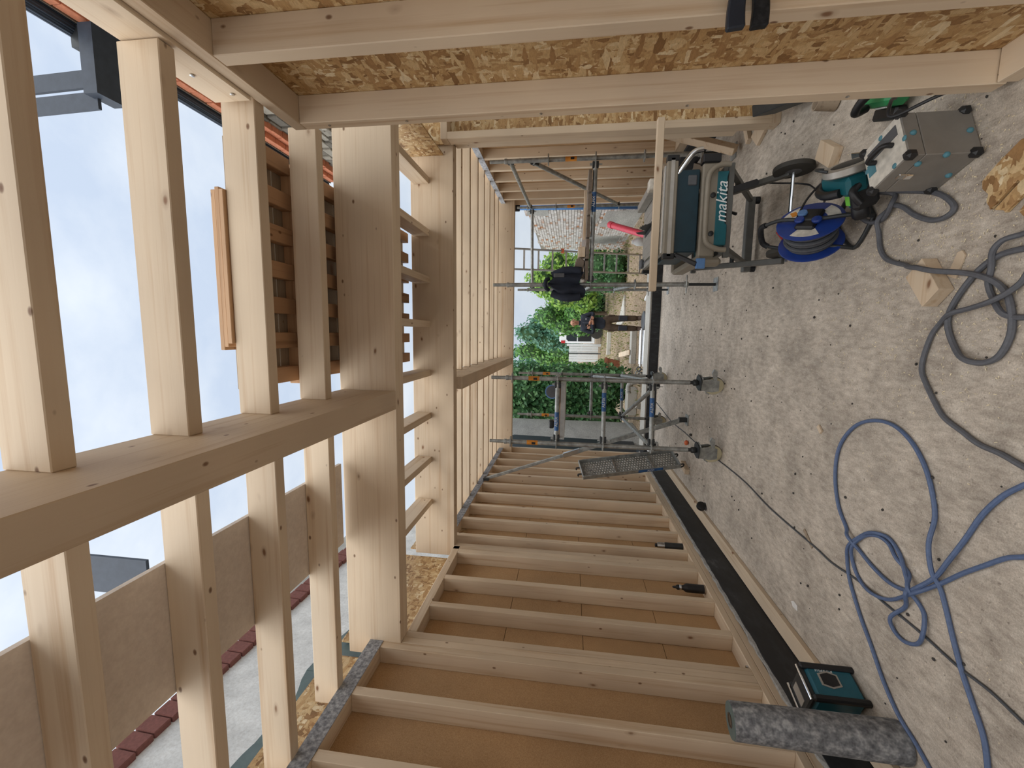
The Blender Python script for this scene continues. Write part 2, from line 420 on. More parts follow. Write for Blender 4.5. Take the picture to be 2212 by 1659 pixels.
# ================================================================== SETTING
fl = M().box(-2.6, 4.6, -3.0, 7.96, -.25, 0).build('floor', 'concrete_floor'); tag(fl, 'worn grey concrete slab with dust and stains', kind='structure')
# kerbs (upstands) that carry the walls
k = M().box(-2.5, -2.13, -3, 8.3, -.25, .25).build('trim_1', 'bitumen'); tag(k, 'black bitumen coated upstand under the left stud wall', kind='structure')
k = M().box(-2.13, 2.42, 7.95, 8.34, -.25, .16).build('trim_2', 'bitumen'); tag(k, 'black bitumen coated threshold across the open end', kind='structure')
k = M().box(-2.13, 2.42, 7.965, 8.42, .16, .185).build('trim_3', 'slab_concrete'); tag(k, 'pale concrete cap along the threshold', kind='structure')
k = M().box(2.27, 2.6, 3.99, 8.3, -.25, .25).build('trim_4', 'bitumen'); tag(k, 'black bitumen coated upstand under the far right wall', kind='structure')

# ---- left wall
wl = setting('wall_left', 'open timber stud wall on the left with brown fibreboard sheathing')
X0, X1 = -2.28, -2.16
B('sole_plate', 'pine_y', wl, X0, X1, -2.6, 7.9, .262, .311)
B('sole_plate', 'pine_y', wl, X0, X1, -2.6, 7.9, .313, .363)
pts = []
mm = M(); y = -2.6
rows = []
while y < 7.95:
    rows.append((y, -2.135 + random.uniform(-.008, .006), .262 + random.uniform(-.006, .012))); y += .06
for (ya, xa, za), (yb, xb, zb) in zip(rows[:-1], rows[1:]):
    mm.add([(-2.3, ya, .25), (xa, ya, .248), (xa - .006, ya, za), (-2.3, ya, za), (-2.3, yb, .25), (xb, yb, .248), (xb - .006, yb, zb), (-2.3, yb, zb)],
           [(0, 1, 5, 4), (1, 2, 6, 5), (2, 3, 7, 6)])
mm.build('sealing_strip', 'insulating_grey', wl)
def stud(par, y0, z0, z1, xa=X0, xb=X1, w=.06, mat='pine_z'):
    return B('stud', mat, par, xa, xb, y0, y0 + w, z0, z1)
ys_near = [-2.2, -1.75, -1.33, -.9, -.48, -.06, .36, .77, 1.17, 1.345 + .02, 1.75, 2.156]
for y in (-2.2, -1.75, -1.33, -.9, -.48, -.06, .37, .95, 1.365, 1.755, 2.156, 2.544): stud(wl, y, .363, 2.84)
for y in (2.606, 2.668): stud(wl, y, .363, 2.71)
for y in (3.026, 3.413, 3.867, 3.929, 3.991): stud(wl, y, .363, 2.645 if y < 3.9 else 2.71)
for y in (4.216, 4.622, 5.025, 5.418, 5.814, 6.232, 6.63, 7.03, 7.43, 7.83): stud(wl, y, .363, 2.795)
B('top_plate', 'pine_y', wl, X0, X1, -2.6, 2.604, 2.84, 2.93)
B('top_plate', 'pine_y', wl, X0, X1, 2.73, 3.988, 2.645, 2.71)
B('top_plate', 'pine_y', wl, X0, X1, 4.13, 7.9, 2.795, 2.865)
B('membrane_strip', 'grey_fleece', wl, X1, X1 + .004, -2.6, 2.6, 2.838, 2.934, 0)
B('membrane_strip', 'grey_fleece', wl, X1, X1 + .004, 4.13, 7.9, 2.79, 2.872, 0)
# sheathing: large sheets in the near bays, narrower boards with open joints farther on
B('sheathing_panel', 'fibreboard', wl, X0 - .018, X0, -2.6, .71, .25, 2.93, 0)
B('sheathing_panel', 'fibreboard', wl, X0 - .018, X0, .714, 2.606, .25, 2.93, 0)
B('light_block_sheet', 'trunk', wl, X0 - .036, X0 - .0205, -2.6, 7.93, .25, 2.72, 0)  # dark sheet added behind the boards to stop light leaking through the joints
zs = [.25, .85, 1.437, 2.025, 2.72]
for i in range(4):
    yy = [2.61, 4.63, 6.45, 7.93] if i % 2 == 0 else [2.61, 3.66, 5.66, 7.93]
    for a, b in zip(yy[:-1], yy[1:]):
        B('sheathing_panel', 'fibreboard', wl, X0 - .018 - random.uniform(0, .002), X0 - random.uniform(0, .002), a + .002, b - .002, zs[i] + .002, zs[i + 1] - .002, 0)
# osb rim above the plate and the green foil turned over it
for a, b in ((-2.6, .2), (.205, 2.59), (2.73, 3.985), (4.13, 6.0), (6.005, 7.9)):
    B('osb_rim', 'osb', wl, X0 - .035, X0 - .0205, a, b, 2.725, 3.23, 0)
mm = M(); y = -1.5; rows = []
while y < 3.9:
    rows.append((y, 3.25 + .09 * abs(math.sin(y * 4.3)) + random.uniform(0, .02), -2.34 - random.uniform(0, .02))); y += .075
for (ya, za, xa), (yb, zb, xb) in zip(rows[:-1], rows[1:]):
    mm.add([(-2.318, ya, 2.9), (xa, ya, za), (-2.318, yb, 2.9), (xb, yb, zb)], [(0, 1, 3, 2)])
fo = mm.build('foil_flap', 'green_foil', wl); sf = fo.modifiers.new('thick', 'SOLIDIFY'); sf.thickness = .002
# small angle brackets with screws near the stud feet
for y in (2.75, 3.95, 2.66, 5.1):
    mm = M().box(X1 - .06, X1 - .01, y, y + .012, .363, .38).box(X1 - .06, X1 - .045, y, y + .012, .363, .42)
    mm.build('angle_bracket', 'steel_bright', wl)

# ---- far right wall
wr = setting('wall_right', 'open timber stud wall on the right beyond the alcove')
xr = 2.3
B('sole_plate', 'pine_y', wr, xr, xr + .12, 3.99, 7.9, .25, .36)
B('top_plate', 'pine_y', wr, xr, xr + .12, 3.99, 7.9, 2.81, 2.87)
B('membrane_strip', 'pale_fleece', wr, xr - .004, xr, 4.0, 7.9, 2.80, 2.88, 0)
for y in (4.1, 4.56, 4.99, 5.404, 5.817, 6.229, 6.66, 7.11, 7.53, 7.86):
    B('stud', 'pine_z', wr, xr, xr + .12, y, y + .06, .36, 2.81)
for a, b in ((3.99, 5.2), (5.204, 6.45), (6.454, 7.93)):
    B('sheathing_panel', 'fibreboard', wr, xr + .12, xr + .138, a, b, .25, 2.9, 0)
B('osb_rim', 'osb', wr, xr + .13, xr + .145, 4.0, 7.9, 2.86, 3.1, 0)

# ---- lateral return wall beside the alcove
wm = setting('wall_middle', 'osb faced return wall closing the alcove on the right')
B('sole_plate', 'pine_x', wm, 1.68, 3.3, 3.8, 3.92, 0, .06)
B('stud', 'pine_z', wm, 1.68, 1.74, 3.8, 3.92, .06, 2.71)
B('stud', 'pine_z', wm, 2.26, 2.32, 3.8, 3.92, .06, 2.71)
B('stud', 'pine_z', wm, 2.86, 2.92, 3.8, 3.92, .06, 2.71)
B('top_plate', 'pine_x', wm, 1.68, 3.3, 3.8, 3.92, 2.71, 2.77)
B('osb_panel', 'osb', wm, 1.745, 3.3, 3.92, 3.935, 0, 2.77, 0)
B('osb_rim', 'osb', wm, 1.7, 3.3, 3.94, 3.955, 2.77, 3.1, 0)
B('block', 'pine_z', wm, 1.72, 1.86, 3.96, 4.1, .25, 2.7)

# ---- near right wall
wn = setting('wall_near', 'osb stud wall close to the viewer on the right')
xa, xb = .94, 1.06
for y in (-1.9, -1.4, -.9, -.4, .1, .49, .965, 1.43): B('stud', 'pine_z', wn, xa, xb, y, y + .06, .07, 2.85)
B('stud', 'pine_z', wn, xa, xb, 1.905, 1.967, .03, 2.85)
B('sole_plate', 'pine_y', wn, xa, xb, -2.6, 1.90, 0, .07)
B('top_plate', 'pine_y', wn, xa, xb, -2.6, 1.967, 2.85, 2.91)
B('top_plate', 'pine_y', wn, xa + .05, xb, -2.6, 1.967, 2.912, 2.97)
for a, b in ((-2.6, -.1), (-.096, 1.967)):
    B('osb_panel', 'osb', wn, xb, xb + .015, a, b, 0, 3.05, 0)
rb = B('rim_board', 'pine_y', wn, xa - .012, xa + .048, -2.6, 1.685, 2.912, 3.075)
for yy, zz in ((1.63, 2.95), (1.50, 3.0), (1.1, 2.96), (.9, 3.03)):
    M().lathe([(.008, 0), (.009, .003), (.004, .005)], (xa - .013, yy, zz), (-1, 0, 0), 10).build('screw', 'steel_bright', wn, smooth=True)
for zz in (.55, 1.15, 1.75, 2.35, 2.72):
    M().lathe([(.006, 0), (.007, .003), (.003, .005)], (xa, 1.935, zz), (-1, 0, 0), 8).build('screw', 'steel_bright', wn, smooth=True)
# alcove side wall beyond the opening (old masonry of the house)
al = M().box(3.3, 3.6, -3, 4.0, -.25, 3.2).build('wall_alcove', 'render_white'); tag(al, 'pale rendered wall at the back of the alcove', kind='structure')

# ---- roof frame
rf = setting('ceiling', 'flat roof frame of pine joists and laminated beams open to the sky')
ZJ, ZT = 2.93, 3.085
def joist(x0, x1, y0, z0=ZJ, z1=ZT, mat='pine_x'): return B('joist', mat, rf, x0, x1, y0, y0 + .06, z0, z1)
L1a, L1b = -.5, -.378                      # longitudinal laminated beam
for y in (-2.1, -1.65, -1.2, -.76, -.34, .08, .49):
    joist(L1b, .925, y); joist(-2.26, L1a, y)
for y in (.898, 1.303, 1.722, 2.16):
    joist(L1b, .925 if y < 1.7 else 1.05, y)
    joist(-2.26, L1a, y + .008)
B('long_beam', 'glulam_y', rf, L1a, L1b, -2.6, 2.595, 2.71, 3.08)
B('cross_beam', 'glulam_x', rf, -2.27, 1.9, 2.6, 2.725, 2.71, 3.095)
B('cross_beam', 'glulam_x', rf, -2.27, 2.32, 3.99, 4.105, 2.71, 3.12)
for x in (1.407, .936, .499, .083, -.39, -.814, -1.264, -1.705):
    B('blocking', 'pine_y', rf, x - .03, x + .03, 2.727, 3.988, 2.94, 3.09)
B('long_beam', 'glulam_y', rf, -.56, -.435, 4.107, 7.74, 2.655, 2.96)
for y in (4.48, 4.896, 5.309, 5.757, 6.19, 6.605, 7.008, 7.40):
    joist(-.43, 2.42, y, 2.866, 3.03); joist(-2.26, -.565, y, 2.866, 3.03)
B('lintel', 'glulam_x', rf, -2.28, 2.42, 7.75, 7.87, 2.635, 2.99)
# osb facing high on the right between the two beams
B('osb_rim', 'osb', rf, 1.62, 1.635, 2.73, 3.985, 2.8, 3.2, 0)
# ================================================================== ON AND AROUND THE ROOF
def brick_row(par, name, mat, axis, a0, a1, fixed, z0, z1, depth, ln=.22, gap=.012, jitter=.006):
    a = a0; me = {}
    while a < a1 - .05:
        b = min(a + ln, a1); j = random.uniform(-jitter, jitter)
        m_ = M()
        if axis == 'y': m_.box(fixed + j, fixed + depth + j, a, b - gap, z0, z1)
        else: m_.box(a, b - gap, fixed + j, fixed + depth + j, z0, z1)
        m_.build(name, mat, par, .004); a = b
hs = thing('old_house', 'old rubble stone house rising above the right wall with brick cornice and gutter', 'house', (2.9, 3.5, 3.2))
M().box(2.9, 3.6, -2.5, 7.6, 3.2, 5.8).build('wall', 'mortar', hs)
mm = M(); z = 3.3
while z < 5.78:
    h = random.uniform(.10, .17); y = -1.0
    while y < 7.5:
        w = random.uniform(.14, .34); d = random.uniform(.01, .05)
        mm.obox((2.9 - d / 2, y + w / 2, z + h / 2), (1, random.uniform(-.06, .06), 0), (0, 1, random.uniform(-.05, .05)), (0, 0, 1), d, w / 2 - .012, h / 2 - .01); y += w
    z += h
st = mm.build('stone', 'rubble', hs, .012); st['kind'] = 'stuff'
for z0, fx in ((5.80, 2.77), (5.91, 2.70)):
    brick_row(hs, 'brick', 'orange_brick', 'y', -.6, 7.6, fx, z0, z0 + .10, .3)
gp = [(2.60 + .07 * (1 - math.cos(t)), 6.12 - .075 * math.sin(t)) for t in [PI * i / 10 for i in range(11)]]
gm = M()
for (xa_, za_), (xb_, zb_) in zip(gp[:-1], gp[1:]):
    gm.add([(xa_, -2.5, za_), (xa_, 7.6, za_), (xb_, 7.6, zb_), (xb_, -2.5, zb_)], [(0, 1, 2, 3)])
go = gm.build('gutter', 'roof_dark', hs, smooth=True); sm = go.modifiers.new('thick', 'SOLIDIFY'); sm.thickness = .006
M().box(2.69, 3.7, -2.5, 7.6, 6.015, 6.03).build('soffit', 'grey_timber_y', hs)
mm = M()
for i in range(9):
    mm.obox((2.78 + i * .17, 2.5, 6.20 + i * .12), (1, 0, .72), (0, 1, 0), (-.72, 0, 1), .13, 5.1, .012)
rt = mm.build('roof_covering', 'rubble', hs)
for y in (.6, 2.2, 5.2, 6.8):
    M().box(2.62, 2.80, y, y + .03, 6.02, 6.04).build('gutter_bracket', 'roof_dark', hs)

db = thing('eave_bracket', 'dark pair of upright boards standing on the gutter of the old house', 'bracket', (2.2, 3.6, 5.9))
for xa_, xb_ in ((2.18, 2.33), (1.99, 2.14)):
    M().prism([(0, 0), (xb_ - xa_, 0), (xb_ - xa_ - .03, 1.0), (-.03, 1.0)], (xa_, 3.58, 5.92), (1, 0, 0), (0, 0, 1), (0, .03, 0)).build('board', 'roof_dark', db)
M().box(2.08, 2.66, 3.5, 3.76, 5.82, 5.96).build('bracket_box', 'roof_dark', db)
M().box(2.5, 2.68, 3.55, 3.7, 5.96, 6.1).build('fixing_plate', 'dark_steel', db)

dl = thing('left_eave', 'dark eave board and gutter end seen past the plywood on the left', 'gutter', (-2.6, 3.4, 5.7))
M().box(-2.64, -2.26, 3.4, 3.43, 5.66, 6.6).build('fascia_board', 'roof_dark', dl)
M().bar((-2.62, 3.43, 5.72), (-2.62, 4.6, 5.72), .10, .10).build('gutter', 'roof_dark', dl, .02)
M().bar((-2.6, 3.415, 6.45), (-5.0, 3.415, 6.47), .03, .06).build('rafter', 'roof_dark', dl)
M().box(-2.70, -2.55, 3.36, 3.42, 5.6, 5.8).build('end_cap', 'dark_steel', dl)

gb = thing('white_gable', 'white rendered gable wall topped with dark red brick beyond the left wall', 'house', (-5.2, 4, -.15))
M().prism([(-3, -.15), (11, -.15), (11, 6.15), (6.5, 6.47), (3, 6.57), (-3, 6.75)], (-5.0, 0, 0), (0, 1, 0), (0, 0, 1), (-.35, 0, 0)).build('wall', 'gable_white', gb)
y = -2.5
while y < 9:
    zb = 6.57 - (y - 3) * .03 if y < 6.5 else 6.465 - (y - 6.5) * .07
    M().obox((-5.12, y + .11, zb + .1 + random.uniform(-.012, .012)), (1, 0, 0), (0, 1, -.04), (0, .04, 1), .2, .105, .15).build('coping_brick', 'coping_brick', gb, .012)
    y += .225
M().prism([(5.0, 6.6), (11, 6.3), (11, 7.5), (5.6, 7.25)], (-5.5, 0, 0), (0, 1, 0), (0, 0, 1), (-.2, 0, 0)).build('roof_slab', 'slab_concrete', gb)

# plywood sheets laid on the joists
for i, (a, b) in enumerate(((-1.2, 1.345), (1.352, 2.56))):
    p = M().box(-1.41 - .02 * i, -.875, a, b, ZT + .001, ZT + .022).build('plywood_sheet', 'ply_grey')
    tag(p, ('near', 'far')[i] + ' plywood sheet lying on the joists at the left, ' + ('closest to the viewer' if i == 0 else 'against the cross beam'), 'plywood sheet', 'plywood sheets on the roof')
# planks stacked on the joists
for i in range(3):
    p = M().box(-.06 - .015 * i, .60 + .01 * (i % 2), 1.705 + .004 * i, 1.835, ZT + .001 + .0225 * i, ZT + .022 + .0225 * i).build('plank', 'brown_timber_x', None, .002)
    tag(p, ('lowest', 'middle', 'topmost')[i] + ' of the three thin planks stacked on the roof joists', 'plank', 'planks stacked on the roof')
pal = thing('timber_pallet', 'large brown timber pallet of slats and bearers lying on the roof joists', 'pallet', (.3, 3.0, ZT))
M().box(-.30, .88, 2.235, 2.29, ZT + .001, ZT + .11).build('bearer', 'brown_timber_x', pal, .003)
M().box(-.26, .90, 3.55, 3.6, 3.125, 3.235).build('bearer', 'brown_timber_x', pal, .003)
for i in range(7):
    x = -.28 + i * .186
    M().box(x, x + .085, 1.86, 2.234, ZT + .05, ZT + .105).build('slat', 'brown_timber_y', pal, .003)
    M().box(x, x + .085, 2.291, 3.95, ZT + .05, ZT + .105).build('slat', 'brown_timber_y', pal, .003)
for i in range(7):
    M().box(-.29, .89, 1.87 + i * .3, 2.164 + i * .3, ZT + .111, ZT + .131).build('board', 'grey_timber_x', pal, .002)

# ================================================================== GARDEN
G0 = -.15
gr = M().box(-40, 40, 8.3, 90, -.6, G0).build('ground', 'earth'); tag(gr, 'bare trodden earth of the garden', kind='structure')
# old brick wall on the right
bw = thing('brick_wall', 'old garden wall of white painted brick and rough stone on the right', 'wall', (3.2, 11, G0))
M().box(3.14, 3.4, 8.5, 16.2, G0, 2.75).build('core', 'mortar', bw)
for nm, mt, y0, y1, zc in (('stone', 'old_brick', 8.5, 10.6, 3.1), ('brick', 'painted_brick', 10.6, 16.2, 2.9)):
    mm = M(); z = G0
    row = 0
    while z < zc - .05:
        h = .075 if nm == 'brick' else random.uniform(.08, .15)
        y = y0 + (.11 if row % 2 else 0)
        lim = y1
        while y < lim:
            w = .22 if nm == 'brick' else random.uniform(.15, .4)
            top = zc - .18 * abs(math.sin(y * 1.7)) - (.035 * (y - 10.6) if nm == 'brick' else 0)
            if z < top:
                d = random.uniform(.0, .012) if nm == 'brick' else random.uniform(0, .05)
                mm.box(3.10 - d, 3.2, y, min(y + w, lim) - .012, z, z + h - .01)
            y += w
        z += h; row += 1
    o = mm.build(nm, mt, bw); o['kind'] = 'stuff'
for (y0, y1, z0, z1) in ((11.2, 13.0, G0, .85), (11.2, 12.4, .9, 1.2), (10.5, 11.6, 2.2, 2.8), (14.0, 15.2, .1, 1.0)):
    M().prism([(y0, z0), (y1, z0 + .04), (y1 - .15, z1), (y0 + .1, z1 - .08)], (3.10, 0, 0), (0, 1, 0), (0, 0, 1), (-.015, 0, 0)).build('render_patch', 'garden_concrete', bw)
tp = M()
rows = [(8.38 + .12 * i, 2.56 - .004 * math.sin(i * 2.1) * 5, .012 * math.sin(i * 1.3)) for i in range(9)]
for (ya, xa_, o1), (yb, xb_, o2) in zip(rows[:-1], rows[1:]):
    tp.add([(xa_, ya, G0 + .002), (xa_ + .05, ya, 2.85 + o1), (xb_ + .05, yb, 2.85 + o2), (xb_, yb, G0 + .002)], [(0, 1, 2, 3)])
o = tp.build('blue_tarpaulin', 'blue_tarp', None, smooth=True); tag(o, 'blue tarpaulin strip hanging outside the end of the right wall', 'tarpaulin')
sm = o.modifiers.new('thick', 'SOLIDIFY'); sm.thickness = .004
o = M().box(2.2, 2.60, 7.872, 7.93, 2.56, 2.75).build('hanging_shutter', 'navy_sheet', None, .01); tag(o, 'dark shutter board under the lintel at the right corner', 'board')

gw = M().box(-2.62, -2.35, 8.45, 11.6, G0, 3.3).build('garden_wall', 'garden_concrete', None, .01); tag(gw, 'smooth grey concrete garden wall left of the opening', 'wall')
ns = M().prism([(8.4, .2), (9.35, .15), (9.5, 2.8), (9.25, 3.02), (8.4, 3.05)], (-2.345, 0, 0), (0, 1, 0), (0, 0, 1), (.03, 0, 0)).build('black_sheet', 'navy_sheet', None, .004)
tag(ns, 'tall black panel with a clipped corner leaning on the grey garden wall', 'panel')

def foliage(par, name, mat, blobs, count, size, spread=.35):
    """leaf quads scattered through ellipsoid blobs"""
    mm = M(); tot = sum(b[3] * b[4] * b[5] for b in blobs) or 1
    for (cx, cy, cz, rx, ry, rz) in blobs:
        for _ in range(max(6, int(count * rx * ry * rz / tot))):
            while True:
                u, v_, w = (random.uniform(-1, 1) for _ in range(3)); q = u * u + v_ * v_ + w * w
                if .15 < q < 1: break
            q = math.sqrt(q); s = (1 - spread + spread * random.random()) / q if q > .6 else 1
            p = Vector((cx + u * rx * s, cy + v_ * ry * s, cz + w * rz * s))
            nrm = (Vector((u / rx, v_ / ry, w / rz)).normalized() + Vector([random.uniform(-.8, .8) for _ in range(3)])).normalized()
            t = nrm.orthogonal().normalized(); a = random.random() * 2 * PI; bt = nrm.cross(t)
            t2 = t * math.cos(a) + bt * math.sin(a); b2 = nrm.cross(t2); sz = size * random.uniform(.6, 1.25)
            mm.add([p - t2 * sz * .5, p + b2 * sz * .32 + nrm * sz * .08, p + t2 * sz * .6, p - b2 * sz * .32 + nrm * sz * .08], [(0, 1, 2, 3)])
    return mm.build(name, mat, par)
def tree(name, label, mat, x, y, h, r, n, size, blobs=None, grp=None, lift=.25, dense=True):
    t = thing(name, label, 'tree' if 'tree' in name else 'shrub', (x, y, G0), group=grp)
    if blobs is None:
        blobs = []
        for i in range(8):
            a = i * 2.4; f = (i + .5) / 8
            blobs.append((x + math.cos(a) * r * .5 * (1 - f * .5), y + math.sin(a) * r * .5, G0 + h * (lift + (1 - lift) * f * .86), r * (.62 - .22 * f), r * (.62 - .22 * f), h * .2))
    M().tube([(x, y, G0 - .05), (x + .05, y, G0 + h * .4), (x, y, G0 + h * .8)], [.03 * h, .022 * h, .008 * h], 8).build('trunk', 'trunk', t, smooth=True)
    foliage(t, 'foliage', mat, blobs, n, size)
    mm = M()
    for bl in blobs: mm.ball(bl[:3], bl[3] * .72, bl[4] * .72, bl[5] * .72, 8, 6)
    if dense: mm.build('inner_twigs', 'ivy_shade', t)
    return t
random.seed(11)
tree('ivy_hedge', 'dense dark green ivy hedge beside the grey garden wall', 'leaf_ivy', -1.7, 12.1, 3.4, 1.2, 8500, .14,
     [(-2.3 + .36 * i, 12.1 + .12 * math.sin(i * 2), .75 + .2 * math.sin(i * 1.7) + j * 1.1, .44, .42, .85) for i in range(4) for j in range(3)])
tree('bright_tree', 'bright yellow green leafy tree behind the ladder and jacket', 'leaf_light', 2.2, 17.5, 3.4, 1.5, 4600, .17)
tree('round_tree', 'mid green rounded tree left of the bright tree', 'leaf_mid', 1.0, 20.6, 3.3, 1.3, 3000, .17)
tree('blue_green_tree', 'bluish green tall tree behind the standing man', 'leaf_blue', .25, 27, 5.0, 1.6, 3200, .24)
tree('distant_tree', 'pale bluish tree at the far left with sky between its leaves', 'leaf_blue', -3.4, 42, 9.6, 3.4, 2600, .38, dense=False)
tree('side_tree', 'dark green tree right above the white gate', 'leaf_mid', -1.15, 34, 5.8, 1.8, 3000, .27)
tree('light_bush', 'light green bush right of the ivy hedge', 'leaf_mid', -1.42, 15.6, 2.5, .55, 2400, .12, None, None, .1)
tree('low_bush', 'low dark green bush at the foot of the brick wall', 'leaf_ivy', 2.05, 14.6, 1.7, .9, 2600, .11, [(1.75 + .3 * i, 14.4 + .2 * j, .2 + .45 * j, .45, .5, .5) for i in range(3) for j in range(3)])
tree('tall_weeds_bush', 'dark bush between the brick wall and the slab', 'leaf_ivy', 1.25, 23.0, 2.0, .9, 2200, .13, [(.7 + .4 * i, 22.6, .35 + .6 * j, .55, .5, .6) for i in range(4) for j in range(2)])
random.seed(5)
gm_ = M()
for _ in range(2600):
    x = random.uniform(-2.2, 3.0); y = random.uniform(10.6, 24); hh = random.uniform(.03, .12)
    if 9 < y < 13 and random.random() < .6: continue
    a = random.random() * PI; dx, dy = math.cos(a) * .02, math.sin(a) * .02; lx, ly = random.uniform(-.06, .06), random.uniform(-.06, .06)
    gm_.add([(x - dx, y - dy, G0), (x + dx, y + dy, G0), (x + lx, y + ly, G0 + hh)], [(0, 1, 2)])
o = gm_.build('grass', 'grass'); tag(o, 'thin dry grass scattered on the garden earth', 'grass', kind='stuff')

# white van
vn = thing('van', 'white van parked at the end of the garden behind the man', 'van', (.45, 24, G0))
M().prism([(-.46, .25), (2.2, .25), (2.2, 1.2), (1.75, 1.35), (1.3, 2.15), (-.38, 2.15), (-.46, 1.9)], (0, 23.2, 0), (1, 0, 0), (0, 0, 1), (0, 1.7, 0)).build('body', 'van_white', vn, .03)
M().prism([(-.36, 1.22), (.55, 1.22), (.55, 1.78), (-.26, 1.78), (-.36, 1.68)], (0, 23.19, 0), (1, 0, 0), (0, 0, 1), (0, .02, 0)).build('side_window', 'glass_dark', vn)
M().box(-.36, .55, 23.18, 23.2, .45, 1.16).build('lower_panel', 'black_plastic', vn)
M().box(-.47, -.33, 23.17, 23.24, 1.85, 2.06).build('tail_light', 'tail_red', vn)
for x in (.1, 1.6):
    M().cyl((x, 23.17, .18), (x, 23.4, .18), .32, 18).build('wheel', 'tyre', vn, smooth=True)
# white board gate
gt = thing('white_gate', 'white painted board gate between the van and the bushes', 'gate', (-.95, 24.2, G0))
for i in range(6): M().box(-1.52 + i * .145, -1.39 + i * .145, 24.2, 24.23, .0, 1.62).build('board', 'white_board', gt)
M().box(-1.55, -.62, 24.23, 24.27, .9, .98).build('rail', 'white_board', gt)
M().box(-.65, -.52, 24.12, 24.25, G0, 1.75).build('post', 'white_board', gt)
M().box(-1.08, -1.03, 24.16, 24.2, G0, 1.68).build('iron_bar', 'dark_steel', gt)

def ground_box(name, label, cat, mat, x0, x1, y0, y1, h, rz=0, bev=.01, grp=None, z0=G0):
    o = M().box(-(x1 - x0) / 2, (x1 - x0) / 2, -(y1 - y0) / 2, (y1 - y0) / 2, 0, h).build(name, mat, None, bev)
    o.location = ((x0 + x1) / 2, (y0 + y1) / 2, z0); o.rotation_euler = (0, 0, rz)
    return tag(o, label, cat, grp)
o = M().prism([(.62, 15.3), (1.28, 14.2), (.75, 14.1), (.45, 14.15), (.33, 15.0), (.4, 16.3)], (0, 0, G0 + .001), (1, 0, 0), (0, 1, 0), (0, 0, .06)).build('stone_slab', 'slab_concrete', None, .008)
tag(o, 'irregular grey stone slab lying on the earth right of the man', 'slab')
ground_box('edging_stone', 'long white edging stone lying far out on the earth', 'edging stone', 'slab_concrete', -.85, .12, 18.5, 18.75, .16)
ground_box('kerb_stone', 'pale kerb stone lying behind the bundle of steel tubes', 'kerb stone', 'slab_concrete', -.75, .12, 11.5, 11.8, .14)
o = M().prism([(-2.05, 11.0), (-1.35, 11.0), (-1.35, 11.45), (-1.85, 11.45), (-2.05, 11.3)], (0, 0, G0 + .001), (1, 0, 0), (0, 1, 0), (0, 0, .24)).build('concrete_trough', 'slab_concrete', None, .012)
tag(o, 'large grey angled concrete block by the scaffold tower', 'concrete block')
o = M().bar((-.62, 13.6, G0 + .2), (-.45, 11.55, G0 + .17), .14, .03).build('loose_plank', 'pine_y', None, .003); tag(o, 'clean pine plank with one end on the kerb stone', 'plank')
tub = thing('steel_tube_bundle', 'bundle of steel tubes lying behind the threshold', 'tube bundle', (-.3, 10.3, G0)); 
for i, (y, z) in enumerate(((10.1, .035), (10.22, .035), (10.34, .035), (10.16, .10), (10.28, .10))):
    M().cyl((-.72 + .05 * (i % 3), y, G0 + z), (.12 + .04 * (i % 2), y + .03, G0 + z), .03, 12).build('steel_tube', 'steel_bright', tub, smooth=True)
cl = thing('clamp_pile', 'small pile of scaffold clamps left of the tube bundle', 'clamp pile', (-.95, 10.3, G0))
random.seed(3)
for i in range(9):
    c = Vector((-.95 + random.uniform(-.16, .16), 10.3 + random.uniform(-.2, .2), G0 + .05 + .03 * (i % 3)))
    M().tube([c + Vector((.05 * math.cos(t), .03 * math.sin(t) * (1 if i % 2 else .3), .045 * math.sin(t))) for t in [2 * PI * k_ / 10 for k_ in range(10)]], .014, 6, True).build('clamp', 'dark_steel' if i % 2 else 'galvanised', cl, smooth=True)
pp = thing('white_pipe_elbow', 'pale grey pipe elbow standing beside the clamps', 'pipe', (-1.18, 10.5, G0))
M().tube(smoothpath([(-1.1, 10.5, G0 + .05), (-1.15, 10.5, G0 + .22), (-1.22, 10.5, G0 + .3), (-1.36, 10.48, G0 + .3)], 5), .055, 12).build('elbow', 'garden_concrete', pp, smooth=True)
M().cyl((-1.36, 10.48, G0 + .3), (-1.40, 10.48, G0 + .3), .066, 12).build('socket', 'garden_concrete', pp, smooth=True)
pot = thing('terracotta_pot', 'brown terracotta flower pot in front of the bush', 'pot', (-1.05, 15.2, G0))
M().lathe([(.16, 0), (.22, .3), (.25, .42), (.27, .42), (.27, .5), (.23, .5), (.21, .4)], (-1.05, 15.2, G0), n=18).build('bowl', 'terracotta', pot, smooth=True)
M().lathe([(.22, .42), (.0, .44)], (-1.05, 15.2, G0), n=14).build('soil', 'earth', pot)
bk = thing('blue_bucket', 'blue plastic bucket beside the terracotta pot', 'bucket', (-1.35, 14.6, G0))
M().lathe([(.13, 0), (.18, .34), (.195, .34), (.195, .37), (.17, .37), (.12, .02)], (-1.35, 14.6, G0), n=18).build('pail', 'bucket_blue', bk, smooth=True)
M().tube([(-1.35 + .19 * math.cos(t), 14.6, G0 + .36 - .2 * math.sin(t)) for t in [PI * i / 12 for i in range(13)]], .008, 6).build('handle', 'white_print', bk, smooth=True)
fp = thing('flower_clump', 'clump of yellow flowering plants above the blue bucket', 'plant', (-1.3, 14.2, G0))
foliage(fp, 'leaves', 'leaf_light', [(-1.3, 14.2, .35, .2, .2, .4)], 320, .09)
foliage(fp, 'petals', 'yellow_flower', [(-1.28, 14.1, .55, .12, .12, .18)], 60, .05)
tb = thing('round_tub', 'round black tub with a grey lid just outside the threshold', 'tub', (.32, 9.55, G0))
M().lathe([(.19, 0), (.2, .15), (.2, .17)], (.32, 9.55, G0), n=24).build('tub', 'black_plastic', tb, smooth=True)
